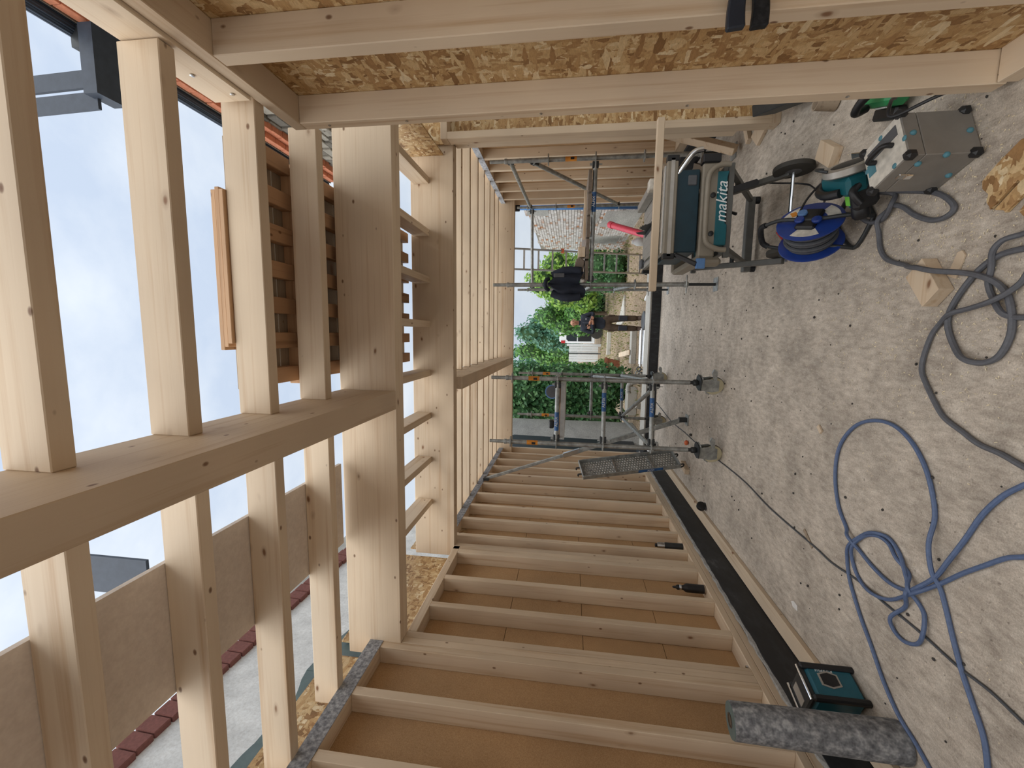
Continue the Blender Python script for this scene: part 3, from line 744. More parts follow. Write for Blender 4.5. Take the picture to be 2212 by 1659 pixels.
M().lathe([(.205, .165), (.205, .185), (.17, .2), (.0, .2)], (.32, 9.55, G0), n=24).build('lid', 'grey_plastic', tb, smooth=True)
wt = thing('white_tube', 'short white plastic tube lying right of the round tub', 'tube', (.9, 9.9, G0))
M().cyl((.82, 10.2, G0 + .04), (.98, 9.7, G0 + .04), .04, 12).build('tube', 'white_print', wt, smooth=True)
M().cyl((.965, 9.745, G0 + .04), (.985, 9.685, G0 + .04), .047, 12).build('collar', 'grey_plastic', wt, smooth=True)
rp_ = thing('red_drain_pipe', 'red drain pipe leaning up behind the table saw', 'pipe', (2.2, 10.6, G0))
M().cyl((2.2, 10.1, G0 + .02), (2.75, 11.3, .62), .075, 16).build('pipe', 'red_pipe', rp_, smooth=True)
M().cyl((2.73, 11.26, .6), (2.79, 11.39, .665), .085, 16).build('socket', 'red_pipe', rp_, smooth=True)
o = M().lathe([(.07, 0), (.1, .05), (.1, .2), (.05, .28), (.05, .32)], (2.25, 10.9, G0), n=14).build('clear_bottle', 'white_board', None, smooth=True); tag(o, 'pale plastic canister beside the red drain pipe', 'canister')
# heap of mortar with a bag by the threshold
hp = thing('mortar_heap', 'small heap of dried mortar by the threshold', 'heap', (-1.55, 9.5, G0))
M().lathe([(.26, 0), (.2, .06), (.1, .12), (.0, .15)], (-1.55, 9.5, G0), n=12).build('heap', 'earth', hp, smooth=True)
M().lathe([(.05, 0), (.07, .1), (.05, .2)], (-1.55, 9.4, G0 + .1), (.2, -.3, 1), 10).build('bag', 'slab_concrete', hp, smooth=True)

# ladder
ld = thing('ladder', 'aluminium ladder leaning against the roof edge outside the opening', 'ladder', (1.6, 10.3, G0))
for xa_, xb_ in ((1.44, 1.26), (1.86, 1.66)):
    M().bar((xa_, 10.5, G0), (xb_, 8.2, 3.6), .03, .07, (0, 1, .6)).build('stile', 'aluminium', ld)
for i in range(13):
    f = .05 + i * .075; 
    a = Vector((1.44, 10.5, G0)).lerp(Vector((1.26, 8.2, 3.6)), f); b = Vector((1.86, 10.5, G0)).lerp(Vector((1.66, 8.2, 3.6)), f)
    M().bar(a, b, .03, .035).build('rung', 'aluminium', ld)
for p in ((1.44, 10.5, G0 + .02), (1.86, 10.5, G0 + .02)):
    M().obox(p, (1, 0, 0), (0, 1, 0), (0, 0, 1), .025, .045, .02).build('foot', 'rubber_black', ld)
for f in (.52,):
    for e0, e1 in (((1.44, 10.5, G0), (1.26, 8.2, 3.6)), ((1.86, 10.5, G0), (1.66, 8.2, 3.6))):
        p = Vector(e0).lerp(Vector(e1), f); M().obox(p, (1, 0, 0), (0, 1, 0), (0, 0, 1), .04, .05, .035).build('hook', 'orange_bit', ld)
# ================================================================== SCAFFOLDS
def bolt_plate(p, r=.075, name='rosette', par=None):
    m_ = M().lathe([(.024, -.005), (r, -.005), (r, .005), (.024, .005)], p, (0, 0, 1), 16); return m_.build(name, 'galvanised', par, smooth=True)
def standard(par, x, y, z0, z1, rings, label=True, face=(-.1, -1)):
    o = M().lathe([(.02415, z0), (.02415, z1 - .17), (.0195, z1 - .17), (.0195, z1), (.017, z1)], (x, y, 0), n=14).build('standard', 'galvanised', par, smooth=True)
    M().lathe([(.026, z1 - .19), (.029, z1 - .19), (.029, z1 - .165), (.02, z1 - .16)], (x, y, 0), n=14).build('spigot_collar', 'galvanised', o, smooth=True)
    for z in rings: bolt_plate((x, y, z), .06, 'rosette', o)
    if label:
        f = Vector((face[0], face[1], 0)).normalized(); zc = rings[len(rings) // 2] + .26
        M().tube([(x, y, zc - .06), (x, y, zc + .06)], .0249, 14).build('orange_sticker', 'orange_label', o, smooth=True)
        M().obox((x + f.x * .0245, y + f.y * .0245, zc - .015), f, (-f.y, f.x, 0), (0, 0, 1), .0015, .012, .02).build('sticker_mark', 'black_plastic', o)
    return o
def ledger(par, a, b, band=None, txt=None, face=None, nm='ledger'):
    a, b = Vector(a), Vector(b); d = (b - a).normalized()
    o = M().cyl(a, b, .02415, 14).build(nm, 'galvanised', par, smooth=True)
    for p, s in ((a, 1), (b, -1)):
        M().obox(p + d * s * .035, d, d.cross((0, 0, 1)), (0, 0, 1), .035, .022, .034).build('wedge_head', 'dark_steel', o, .006)
        M().prism([(-.008, -.07), (.006, -.07), (.012, .06), (-.012, .06)], p + d * s * .03, d, (0, 0, 1), d.cross((0, 0, 1)) * .006).build('wedge', 'galvanised', o)
    if band:
        c = a.lerp(b, band)
        M().cyl(c - d * .10, c + d * .10, .0247, 14).build('blue_band', 'blue_label', o, smooth=True)
        if txt:
            f = Vector(face).normalized()
            text('band_lettering', txt, .042, 'white_print', o, c + f * .0262, d if d.x > 0 else -d, (0, 0, 1), depth=.0006)
    return o
def caster(par, x, y, rz, zt=.34):
    c, s_ = math.cos(rz), math.sin(rz); ax = Vector((c, s_, 0)); fw = Vector((-s_, c, 0)); R_ = .095
    wc = Vector((x, y, R_)) + fw * .03
    root_ = M().obox((x, y, .23), ax, fw, (0, 0, 1), .055, .075, .008).build('caster', 'galvanised', par, .006)
    M().lathe([(.03, -.024), (R_ - .02, -.022), (R_, -.014), (R_, .014), (R_ - .02, .022), (.03, .024)], wc, ax, 22).build('wheel', 'wheel_yellow', root_, smooth=True)
    M().lathe([(R_ - .006, -.012), (R_ + .003, -.01), (R_ + .003, .01), (R_ - .006, .012)], wc, ax, 22).build('tread', 'tyre', root_, smooth=True)
    for sg in (-1, 1):
        M().prism([(-.055, .06), (.06, .05), (.075, .12), (.06, .225), (-.06, .225), (-.075, .14)], Vector((x, y, 0)) + fw * .015 + ax * (.032 * sg), fw, (0, 0, 1), ax * .005 * sg).build('fork_plate', 'galvanised', root_)
    M().prism([(-.09, -.05), (-.03, -.075), (.05, -.075), (.09, -.03), (.09, .03), (.05, .075), (-.03, .075), (-.09, .05)], (x, y, .245), ax, fw, (0, 0, .008)).build('swivel_plate', 'dark_steel', root_)
    M().prism([(0, 0), (.09, -.02), (.11, -.055), (.085, -.07), (.06, -.035), (0, -.03)], Vector((x, y, .17)) + ax * .038 + fw * .05, fw, (0, 0, 1), ax * .02).build('brake_pedal', 'galvanised', root_)
    M().prism([(0, 0), (.08, .03), (.12, .015), (.10, -.02), (0, -.03)], Vector((x, y, .12)) - ax * .05 - fw * .05, -fw, (0, 0, 1), ax * .02).build('brake_lever', 'galvanised', root_)
    M().lathe([(.019, .25), (.019, zt), ], (x, y, 0), n=12).build('spindle', 'dark_steel', root_, smooth=True)
    M().lathe([(.03, .262), (.034, .27), (.034, .3), (.028, .308)], (x, y, 0), n=8).build('spindle_nut', 'dark_steel', root_, smooth=True)
tw = thing('scaffold_tower', 'rolling scaffold tower on four pale wheels at the left of the opening', 'scaffold', (-.85, 5.8, 0))
A_, B_ = Vector((-.484, 4.615, 0)), Vector((-1.185, 4.535, 0)); dv = Vector((-.18, 2.57, 0)); C_, D_ = A_ + dv, B_ + dv
for p, rz in ((A_, 1.25), (B_, 1.35), (C_, 1.5), (D_, 1.1)):
    standard(tw, p.x, p.y, .34, 2.45, (.715, 1.215, 1.715, 2.215)); caster(tw, p.x, p.y, rz)
fc = (0, -1, .15)
ledger(tw, B_ + Vector((.03, 0, .715)), A_ + Vector((-.03, 0, .715)), .62, 'ALFIX', fc)
ledger(tw, B_ + Vector((.03, 0, 1.215)), A_ + Vector((-.03, 0, 1.215)), .68, 'ALFIX', fc)
ledger(tw, B_ + Vector((.03, 0, 1.715)), A_ + Vector((-.03, 0, 1.715)), .33, 'ALFIX', fc)
ledger(tw, D_ + Vector((.03, 0, .715)), C_ + Vector((-.03, 0, .715)), .55, 'ALFIX', fc)
ledger(tw, D_ + Vector((.03, 0, 1.215)), C_ + Vector((-.03, 0, 1.215)))
ledger(tw, D_ + Vector((.03, 0, .70)), A_ + Vector((-.05, .05, .66)), nm='plan_brace')
ledger(tw, A_ + Vector((0, .05, .74)), C_ + Vector((0, -.05, .74))); ledger(tw, B_ + Vector((0, .05, .70)), D_ + Vector((0, -.05, .70)))
ledger(tw, A_ + Vector((-.02, .06, .72)), C_ + Vector((-.02, -.06, 1.2)), nm='brace')
ledger(tw, A_ + Vector((0, .05, 1.74)), C_ + Vector((0, -.05, 1.74))); ledger(tw, B_ + Vector((0, .05, 1.74)), D_ + Vector((0, -.05, 1.74)))
dk = M().prism([(-.65, 1.63), (-.02, 1.63), (-.02, 1.68), (-.65, 1.68)], A_ + Vector((-.02, .06, 0)), (1, .114, 0), (0, 0, 1), dv * .93).build('deck_frame', 'aluminium', tw)
M().prism([(-.64, 1.681), (-.03, 1.681), (-.03, 1.69), (-.64, 1.69)], A_ + Vector((-.02, .07, 0)), (1, .114, 0), (0, 0, 1), dv * .92).build('deck_board', 'brown_timber_y', tw)
rl = thing('tape_roll', 'blue and grey roll standing on the deck of the rolling scaffold tower', 'roll', (-.62, 4.78, 1.75))
M().lathe([(.035, -.025), (.08, -.025), (.08, .025), (.035, .025), (.035, -.025)], (-.64, 4.72, 1.775), (.1, -1, .1), 24).build('roll_body', 'socket_blue', rl, smooth=True)
M().lathe([(.03, -.027), (.066, -.027), (.066, -.026), (.03, -.026)], (-.64, 4.72, 1.775), (-.1, 1, -.1), 24).build('side_face', 'grey_plastic', rl, smooth=True)
M().box(-.76, -.54, 4.60, 4.74, 1.69, 1.698).build('rest_board', 'brown_timber_x', rl)
bx = M().box(-1.03, -.94, 4.58, 4.66, 1.745, 1.80).build('black_box', 'black_plastic', None, .012); tag(bx, 'small black box resting on the top rail of the rolling scaffold tower', 'box')

ts = thing('scaffold_platform', 'scaffold platform on screw jacks beside the right wall with planks and handrail', 'scaffold', (1.3, 6.1, 0))
U1, U3, U2, U3b = Vector((1.86, 4.80, 0)), Vector((.575, 5.07, 0)), Vector((2.06, 7.2, 0)), Vector((.76, 7.45, 0))
for p in (U1, U3, U2, U3b):
    standard(ts, p.x, p.y, .33, 2.52, (.88, 1.38, 1.88), True)
    sj = M().lathe([(.017, 0), (.017, .4)], (p.x, p.y, .008), n=10).build('jack_spindle', 'dark_steel', ts, smooth=True)
    M().box(p.x - .075, p.x + .075, p.y - .075, p.y + .075, 0.001, .009).build('base_plate', 'galvanised', sj)
    M().lathe([(.03, .30), (.034, .31), (.034, .335), (.03, .345)], (p.x, p.y, 0), n=8).build('jack_nut', 'galvanised', sj, smooth=True)
    M().tube([(p.x - .1, p.y - .02, .322), (p.x, p.y - .035, .322), (p.x + .1, p.y - .02, .322)], .009, 6).build('jack_handle', 'galvanised', sj, smooth=True)
ledger(ts, U3 + Vector((.03, -.01, 1.38)), U1 + Vector((-.03, .01, 1.38)), .68, 'ALFIX', fc)
ledger(ts, U3b + Vector((.03, 0, 1.38)), U2 + Vector((-.03, 0, 1.38)))
ledger(ts, U1 + Vector((.01, .03, 2.30)), U2 + Vector((0, -.03, 2.30))); ledger(ts, U3b + Vector((.03, 0, 2.27)), U2 + Vector((-.03, 0, 2.27)))
ledger(ts, U1 + Vector((.0, .05, 2.05)), U2 + Vector((0, -.05, .9)), nm='brace')
ledger(ts, U3 + Vector((.0, .03, .88)), U3b + Vector((0, -.03, .88))); ledger(ts, U3 + Vector((.0, .03, 1.36)), U3b + Vector((0, -.03, 1.36)))
# the planks rest on the ledgers: things of their own
e1 = (U1 - U3).normalized(); e2 = (U3b - U3).normalized()
for i in range(5):
    a = U3 + e1 * (.16 + i * .232) + Vector((0, 0, 1.43))
    o = M().bar(a + e2 * -.05, a + e2 * 2.42, .215, .04).build('scaffold_plank', 'grey_timber_y', None, .004)
    tag(o, ['leftmost weathered plank of the scaffold platform', 'second weathered plank from the left on the platform', 'middle weathered plank of the scaffold platform', 'fourth weathered plank from the left on the platform', 'weathered plank nearest the right wall on the platform'][i], 'plank', 'planks on the scaffold platform')
o = M().prism([(0, 0), (.1, .015), (.2, .0), (.24, .05), (.22, .10), (.14, .12), (.05, .115), (.0, .08), (.015, .04)], U3 + Vector((.06, -.04, 1.453)), e1, (0, 0, 1), e2 * .35).build('rough_timber', 'grey_timber_y', None, .01)
tag(o, 'rough weathered piece of timber on the platform edge by the jacket', 'timber')
o = M().obox(U3 + e1 * .36 + e2 * .05 + Vector((0, 0, 1.495)), e1, e2, (0, 0, 1), .055, .1, .04).build('timber_block', 'pine_x', None, .003); tag(o, 'small pine block on the platform right of the rough timber', 'block')
o = M().bar(U3 + e1 * .50 + Vector((0, .02, 1.47)), U3 + e1 * 1.02 + Vector((0, .06, 1.47)), .03, .03).build('batten', 'pine_x', None, .003); tag(o, 'slim pine batten lying along the front of the platform', 'batten')
# jacket
jk = thing('jacket', 'dark navy work jacket hanging on the near left scaffold post', 'jacket', (.575, 5.0, 2.05))
def jacket_half(sg):
    m_ = M(); rows_ = 12; cols_ = 9
    for side in (0, 1):
        for i in range(rows_ + 1):
            f = i / rows_; wdt = .04 + .105 * min(1, f * 2.2) ** .7 + .012 * math.sin(f * 9 + sg)
            for j in range(cols_ + 1):
                g = j / cols_
                y = (-.055 - .05 * math.sin(g * PI) - .012 * math.sin(g * 9 + f * 5)) if side == 0 else (.045 + .03 * math.sin(g * PI))
                m_.v.append((.575 + sg * (-.005 + wdt * g), 5.07 + y, 1.87 - .05 * g * g - f * (.36 + (.06 if sg < 0 else 0) * math.sin(g * PI))))
    n1 = (rows_ + 1) * (cols_ + 1); w_ = cols_ + 1
    for i in range(rows_):
        for j in range(cols_):
            a = i * w_ + j; m_.f.append((a, a + 1, a + w_ + 1, a + w_)); m_.f.append((n1 + a, n1 + a + w_, n1 + a + w_ + 1, n1 + a + 1))
    for i in range(rows_):
        for j in (0, cols_): a = i * w_ + j; m_.f.append((a, a + w_, n1 + a + w_, n1 + a))
    for j in range(cols_):
        for i in (0, rows_): a = i * w_ + j; m_.f.append((a, n1 + a, n1 + a + 1, a + 1))
    return m_
for sg in (1, -1): jacket_half(sg).build('jacket_front', 'jacket', jk, smooth=True)
for sg in (1, -1):
    M().tube(smoothpath([(.575 + sg * .10, 5.05, 1.82), (.575 + sg * .145, 5.03, 1.70), (.575 + sg * .155, 5.0, 1.58), (.575 + sg * .145, 4.99, 1.49)], 4), [.045] * 4 + [.048] * 4 + [.042] * 4 + [.04], 12).build('sleeve', 'jacket', jk, smooth=True)
M().tube(smoothpath([(.51, 5.04, 1.86), (.54, 5.0, 1.895), (.61, 5.0, 1.895), (.64, 5.04, 1.86)], 5), .022, 8).build('collar', 'jacket', jk, smooth=True)
M().box(.645, .69, 4.945, 4.955, 1.68, 1.80).build('pale_pocket', 'grey_plastic', jk, .004)
M().tube([(.575 + .03 * math.cos(t), 5.03, 1.90 + .03 * math.sin(t)) for t in [PI * i / 8 for i in range(9)]], .004, 6).build('hanger_loop', 'black_plastic', jk)

# telescopic prop leaning against the left wall plate
pr = thing('push_pull_prop', 'grey telescopic prop leaning diagonally from floor to left wall plate', 'prop', (-1.134, 5.9, 0))
a, b = Vector((-1.12, 5.86, .06)), Vector((-2.13, 5.95, 2.76)); mid = a.lerp(b, .56)
M().bar(a, mid, .055, .055, (0, 1, 0)).build('outer_tube', 'galvanised', pr, .004)
M().bar(mid, b, .04, .04, (0, 1, 0)).build('inner_tube', 'galvanised', pr, .003)
M().bar(a.lerp(b, .50), a.lerp(b, .585), .062, .062, (0, 1, 0)).build('locking_sleeve', 'steel_bright', pr, .004)
M().box(-1.19, -1.05, 5.79, 5.93, .001, .012).build('foot_plate', 'galvanised', pr)
M().obox(a, (1, 0, 0), (0, 1, 0), (0, 0, 1), .03, .035, .05).build('foot_hinge', 'dark_steel', pr, .004)
M().box(-2.152, -2.115, 5.9, 6.0, 2.72, 2.80).build('head_plate', 'dark_steel', pr)
M().lathe([(.014, 0), (.014, .012), (.006, .03)], (-2.13, 5.95, 2.735), (1, 0, 0), 8).build('bolt', 'steel_bright', pr, smooth=True)
# steel scaffold deck leaning
sd = thing('steel_deck', 'perforated steel scaffold deck leaning on the wall behind the tower', 'scaffold deck', (-1.85, 5.7, 0))
pt, pb = Vector((-1.79, 5.50, 1.40)), Vector((-1.63, 5.70, .16)); ux = (pt - pb).normalized(); wx = Vector((.42, .9, 0)); wx = (wx - ux * wx.dot(ux)).normalized(); nn = ux.cross(wx); cc = (pt + pb) / 2; hl = (pt - pb).length / 2
M().obox(cc, ux, wx, nn, hl, .16, .003).build('deck_plate', 'galvanised', sd)
for sg in (-1, 1): M().obox(cc + wx * sg * .155 + nn * -.022, ux, wx, nn, hl, .006, .03).build('side_rail', 'galvanised', sd, .003)
for sg in (-1, 1): M().obox(cc + ux * sg * hl + nn * -.02, ux, wx, nn, .006, .16, .03).build('end_rail', 'galvanised', sd, .003)
for f in (-.45, .3): M().obox(cc + ux * hl * f + nn * -.012, ux, wx, nn, .008, .15, .012).build('cross_rib', 'steel_bright', sd)
mm = M()
for i in range(34):
    for j in range(7):
        mm.lathe([(.013, 0), (.009, .005), (.006, .005)], cc + ux * (hl * (-.95 + 1.9 * (i + .5 * (j % 2)) / 34)) + wx * (-.126 + .042 * j) - nn * .003, -nn, 6)
o = mm.build('perforation', 'aluminium', sd); o['kind'] = 'stuff'
for sg in (-1, 1):
    M().tube(smoothpath([pb + wx * sg * .10 - ux * .0, pb + wx * sg * .10 - ux * .06, pb + wx * sg * .10 - ux * .065 + nn * .03, pb + wx * sg * .10 - ux * .03 + nn * .05], 4), .010, 8).build('claw', 'dark_steel', sd, smooth=True)
    M().tube(smoothpath([pt + wx * sg * .06, pt + wx * sg * .06 + ux * .05, pt + wx * sg * .06 + ux * .05 + nn * .03], 4), .010, 8).build('claw', 'dark_steel', sd, smooth=True)
c = cc + wx * -.162 - ux * hl * .38 + nn * -.022
M().obox(c, ux, wx, nn, .16, .0012, .02).build('blue_label', 'blue_label', sd)
text('label_lettering', 'ALFIX', .035, 'white_print', sd, c - wx * .002, -ux, -nn, depth=.0004)

# ================================================================== TABLE SAW AND TIMBER
tsw = thing('table_saw', 'teal and grey table saw on a wheeled folding stand', 'table saw', (.9, 3.7, 0), (0, 0, 0))
ZT_ = .96; xl, xr_, yf, yb = .60, 1.21, 3.305, 4.12
M().box(xl, xr_, yf, yb, .925, ZT_).build('table_top', 'aluminium', tsw, .004)
for i in range(9): M().box(xl + .03 + i * .065, xl + .05 + i * .065, yf + .02, yb - .02, ZT_, ZT_ + .0015).build('table_rib', 'aluminium', tsw)
M().box(.86, .93, 3.50, 4.02, ZT_ + .0005, ZT_ + .003).build('insert_plate', 'dark_steel', tsw)
M().box(xl - .03, xr_ + .03, yf - .045, yf - .002, .875, .95).build('front_rail', 'saw_grey', tsw, .006)
M().box(xl - .03, xr_ + .03, yf - .05, yf - .045, .90, .925).build('rail_groove', 'aluminium', tsw)
for x in (xl - .05, xr_ + .012): M().box(x, x + .04, yf - .05, yf + .005, .872, .953).build('rail_end_cap', 'black_plastic', tsw, .004)
M().box(xl - .02, xr_ + .02, yb + .002, yb + .05, .885, .95).build('rear_rail', 'saw_grey', tsw, .006)
for x in (xl - .03, xr_ + .0): M().box(x, x + .03, yb, yb + .055, .88, .953).build('rail_end_cap', 'black_plastic', tsw, .004)
bl = M(); cx_, cy_, cz_, R_ = .895, 3.77, .90, .15; poly = []
for i in range(48):
    t = 2 * PI * i / 48; r = R_ * (1.0 if i % 2 else .93); poly.append((math.cos(t) * r, math.sin(t) * r)); 
    if i % 2: poly.append((math.cos(t + .05) * R_ * .9, math.sin(t + .05) * R_ * .9))
M().prism(poly, (cx_ - .001, cy_, cz_), (0, 1, 0), (0, 0, 1), (.003, 0, 0)).build('blade', 'dark_steel', tsw)
M().prism([(-.1, 0), (.1, 0), (.06, .09), (.0, .12)], (.894, 3.96, .93), (0, 1, 0), (0, 0, 1), (.003, 0, 0)).build('riving_knife', 'dark_steel', tsw)
M().box(1.10, 1.16, yf + .14, yb - .02, ZT_ + .004, ZT_ + .065).build('rip_fence', 'aluminium', tsw, .004)
M().box(1.09, 1.17, yf + .13, yf + .22, ZT_ + .004, ZT_ + .08).build('fence_head', 'case_white', tsw, .006)
M().box(.60, .68, 4.02, 4.10, ZT_ + .003, ZT_ + .03).build('mitre_head', 'grey_plastic', tsw, .008)
M().box(.63, .65, 3.7, 4.02, ZT_ + .002, ZT_ + .008).build('mitre_bar', 'steel_bright', tsw)
# body
M().prism([(.60, .72), (1.17, .72), (1.17, .88), (1.05, .88), (1.03, .91), (.8, .91), (.78, .88), (.60, .88)], (0, yf - .02, 0), (1, 0, 0), (0, 0, 1), (0, .56, 0)).build('motor_housing', 'teal_dark', tsw, .006)
M().box(.56, 1.2, yf - .05, yf + .02, .60, .71).build('frame_band', 'saw_grey', tsw, .01)
M().box(.56, 1.2, yb - .1, yb - .03, .60, .71).build('frame_band', 'saw_grey', tsw, .01)
for x in (.545, 1.165): M().box(x, x + .045, yf - .03, yb - .05, .60, .70).build('side_frame', 'saw_grey', tsw, .01)
M().box(1.20, 1.26, yf - .06, yf + .02, .595, .715).build('corner_guard', 'black_plastic', tsw, .006)
M().box(.50, .56, yf - .06, yf + .03, .55, .70).build('corner_guard', 'saw_grey', tsw, .02)
lh_ = M().prism([(.64, .53), (.78, .53), (.79, .545), (1.10, .545), (1.14, .535), (1.14, .61), (.64, .61)], (0, yf - .058, 0), (1, 0, 0), (0, 0, 1), (0, .5, 0)).build('lower_housing', 'teal', tsw, .006)
M().tube(smoothpath([(.60, yf - .10, .545), (.605, yf - .10, .60), (.64, yf - .10, .665), (.70, yf - .10, .685), (.9, yf - .10, .688), (1.08, yf - .10, .685), (1.14, yf - .10, .655), (1.165, yf - .10, .60), (1.165, yf - .10, .545)], 4), .018, 10).build('tubular_guard', 'saw_grey', tsw, smooth=True)
for x in (.72, .98): M().lathe([(.018, 0), (.018, .012), (.008, .016)], (x, yf - .05, .635), (0, -1, 0), 12).build('screw_cap', 'black_plastic', tsw, smooth=True)
text('brand_lettering', 'makita', .105, 'white_print', lh_, (.93, yf - .0595, .575), (1, 0, .02), (0, 0, 1), .28, .001)
M().box(1.06, 1.13, yf - .03, yf + .03, .74, .80).build('switch_box', 'grey_plastic', tsw, .006)
M().tube(smoothpath([(1.10, yf + .02, .90), (1.19, yf - .02, .84), (1.27, yf - .05, .78), (1.29, yf - .05, .72)], 5), .020, 10).build('dust_pipe', 'chrome', tsw, smooth=True)
M().tube([(.58, yf - .03, .86), (.53, yf - .10, .79), (.5, yf - .12, .74)], .018, 8).build('bevel_lever', 'black_plastic', tsw, smooth=True)
M().box(.47, .54, yf - .13, yf - .10, .68, .74).build('lock_plate', 'socket_blue', tsw, .004)
# stand
def leg(a, b, w=.04): return M().bar(a, b, w, w, (1, 0, 0)).build('stand_leg', 'stand_grey', tsw, .004)
M().bar((.56, yf - .02, .515), (1.2, yf - .02, .515), .035, .04).build('stand_rail', 'stand_grey', tsw, .004)
M().bar((.56, yb - .05, .52), (1.2, yb - .05, .52), .035, .04).build('stand_rail', 'stand_grey', tsw, .004)
for x in (.60, 1.16): M().bar((x, yf - .02, .545), (x, yb - .05, .545), .04, .04).build('stand_rail', 'stand_grey', tsw, .004)
for x, xo in ((.595, .515), (1.145, 1.10)):
    leg((x, yb - .1, .52), (xo + .015, 3.26, .14)); leg((x + .03, yf + .0, .52), (x + .035, 4.07, .08))
    M().lathe([(.016, -.03), (.016, .03)], (x + .02, 3.66, .34), (1, 0, 0), 10).build('pivot_bolt', 'dark_steel', tsw, smooth=True)
M().bar((.57, 4.08, .075), (1.2, 4.08, .075), .07, .06).build('foot_bar', 'stand_grey', tsw, .005)
for x in (.60, 1.18): M().lathe([(.03, .0), (.03, .03), (.018, .055)], (x, 4.09, 0), n=12).build('rubber_foot', 'rubber_black', tsw, smooth=True)
for x in (.585, 1.135):
    w0 = Vector((x - .025, 3.25, .125))
    wl_ = M().lathe([(.05, -.02), (.095, -.022), (.122, -.015), (.125, 0), (.122, .015), (.095, .022), (.05, .02)], (x, 3.25, .126), (1, .06, 0), 26).build('wheel', 'tyre', tsw, smooth=True)
    M().lathe([(.015, -.026), (.06, -.018), (.085, -.012), (.085, .012), (.06, .018), (.015, .026)], (x, 3.25, .126), (1, .06, 0), 20).build('hub', 'grey_plastic', wl_, smooth=True)
M().cyl((.52, 3.25, .126), (1.13, 3.25, .126), .012, 8).build('axle', 'steel_bright', tsw, smooth=True)
M().bar((1.16, yb - .1, .53), (.98, 3.75, .3), .018, .018).build('gas_strut', 'black_plastic', tsw)
M().bar((1.0, yf + .05, .53), (1.17, 3.8, .32), .022, .022).build('gas_strut', 'black_plastic', tsw)
M().prism([(0, -.02), (.16, -.02), (.17, .0), (.16, .02), (0, .02)], (1.02, yf - .03, .50), (.3, 0, -1), (1, 0, .3), (0, .01, 0)).build('push_stick', 'black_plastic', tsw)
# beams
o = M().bar((.335, 3.387, ZT_ + .029), (1.565, 3.387, ZT_ + .029), .05, .05).build('timber_beam', 'pine_x', None, .003); tag(o, 'long pine beam lying across the table saw', 'beam')
o = M().bar((1.80, 4.60, .055), (2.25, 5.02, .93), .10, .07, (1, -.6, .5)).build('timber_beam', 'pine_x', None, .003); tag(o, 'short pine beam leaning toward the right wall behind the saw', 'beam')
def off(name, label, pts_, z, h, mat, bev=.003, cat='offcut', grp=None):
    o = M().prism(pts_, (0, 0, z), (1, 0, 0), (0, 1, 0), (0, 0, h)).build(name, mat, None, bev); return tag(o, label, cat, grp)
off('timber_block', 'square cut pine block with the grey cable draped over it', [(.141, 2.122), (.211, 2.047), (.356, 2.156), (.282, 2.237)], .001, .062, 'pine_x', .002, 'block')
off('timber_block', 'small pine block alone on the floor between saw and flight case', [(1.04, 2.98), (1.14, 2.93), (1.25, 3.09), (1.15, 3.14)], .001, .055, 'pine_x', .002, 'block')
off('timber_block', 'pine block beside the black floor strip near the tower', [(-1.80, 5.62), (-1.73, 5.60), (-1.68, 5.84), (-1.75, 5.86)], .001, .06, 'pine_y', .002, 'block')
off('wood_strip', 'thin pointed pine offcut beside the draped block', [(.270, 2.085), (.252, 2.042), (.345, 2.012), (.366, 2.028), (.362, 2.048)], .001, .008, 'pine_x', .001)
off('wood_chip', 'pale wedge of wood on the bare floor in front of the big blue loop', [(-.605, 2.866), (-.585, 2.85), (-.55, 2.89), (-.57, 2.905)], .001, .012, 'pine_x', .001)
off('wood_sliver', 'long brown wood sliver left of the big blue loop', [(-1.36, 2.84), (-1.34, 2.83), (-1.27, 2.94), (-1.29, 2.955)], .001, .006, 'grey_timber_x', .001)
off('board_offcut', 'pale board offcut lying at the foot of the right return wall', [(1.72, 3.98 - .2), (1.80, 3.72), (1.98, 4.10 - .2), (1.88, 4.14 - .2)], .001, .03, 'pine_x', .002) if False else off('board_offcut', 'pale board offcut lying at the foot of the right return wall', [(1.66, 4.17), (1.73, 4.02), (1.87, 4.14), (1.79, 4.31)], .001, .03, 'pine_x', .002)
for i, (x, y, rz, ln) in enumerate(((1.93, 4.45, .5, .34), (2.08, 4.62, .9, .3), (1.62, 5.0, -.7, .26))):
    o = M().box(-ln / 2, ln / 2, -.03, .03, 0, .04).build('board_offcut', 'pine_x', None, .002); o.location = (x, y, .001); o.rotation_euler = (0, 0, rz)
    tag(o, ['thin offcut behind the leaning beam', 'offcut nearest the right wall behind the leaning beam', 'narrow offcut on the floor between saw and scaffold jack'][i], 'offcut')
for i, (x, y, rz) in enumerate(((1.9, 5.35, 1.2), (2.02, 5.75, 1.15), (1.72, 5.6, 1.3))):
    o = M().box(-.5, .5, -.06, .06, 0, .035).build('grey_board', 'grey_timber_x', None, .003); o.location = (x, y, .001 + .036 * (i == 5)); o.rotation_euler = (0, 0, rz)
    tag(o, ['grey board lying on the floor beside the scaffold jack', 'grey board lying closest to the far right corner', 'grey board lying left of the others behind the saw'][i], 'board')
# osb offcut
ob = M().prism([(.717, 1.84), (.668, 1.912), (.638, 1.95), (.617, 1.971), (.586, 1.966), (.558, 1.938), (.528, 1.941), (.506, 1.925), (.496, 1.923), (.575, 1.832), (.565, 1.822), (.491, 1.906), (.479, 1.868), (.468, 1.86), (.52, 1.80), (.50, 1.78), (.459, 1.809), (.40, 1.76), (.50, 1.66), (.70, 1.70)], (0, 0, .001), (1, 0, 0), (0, 1, 0), (0, 0, .016)).build('osb_offcut', 'osb', None, .002)
tag(ob, 'ragged osb offcut on the floor at the right edge below the flight case', 'offcut')

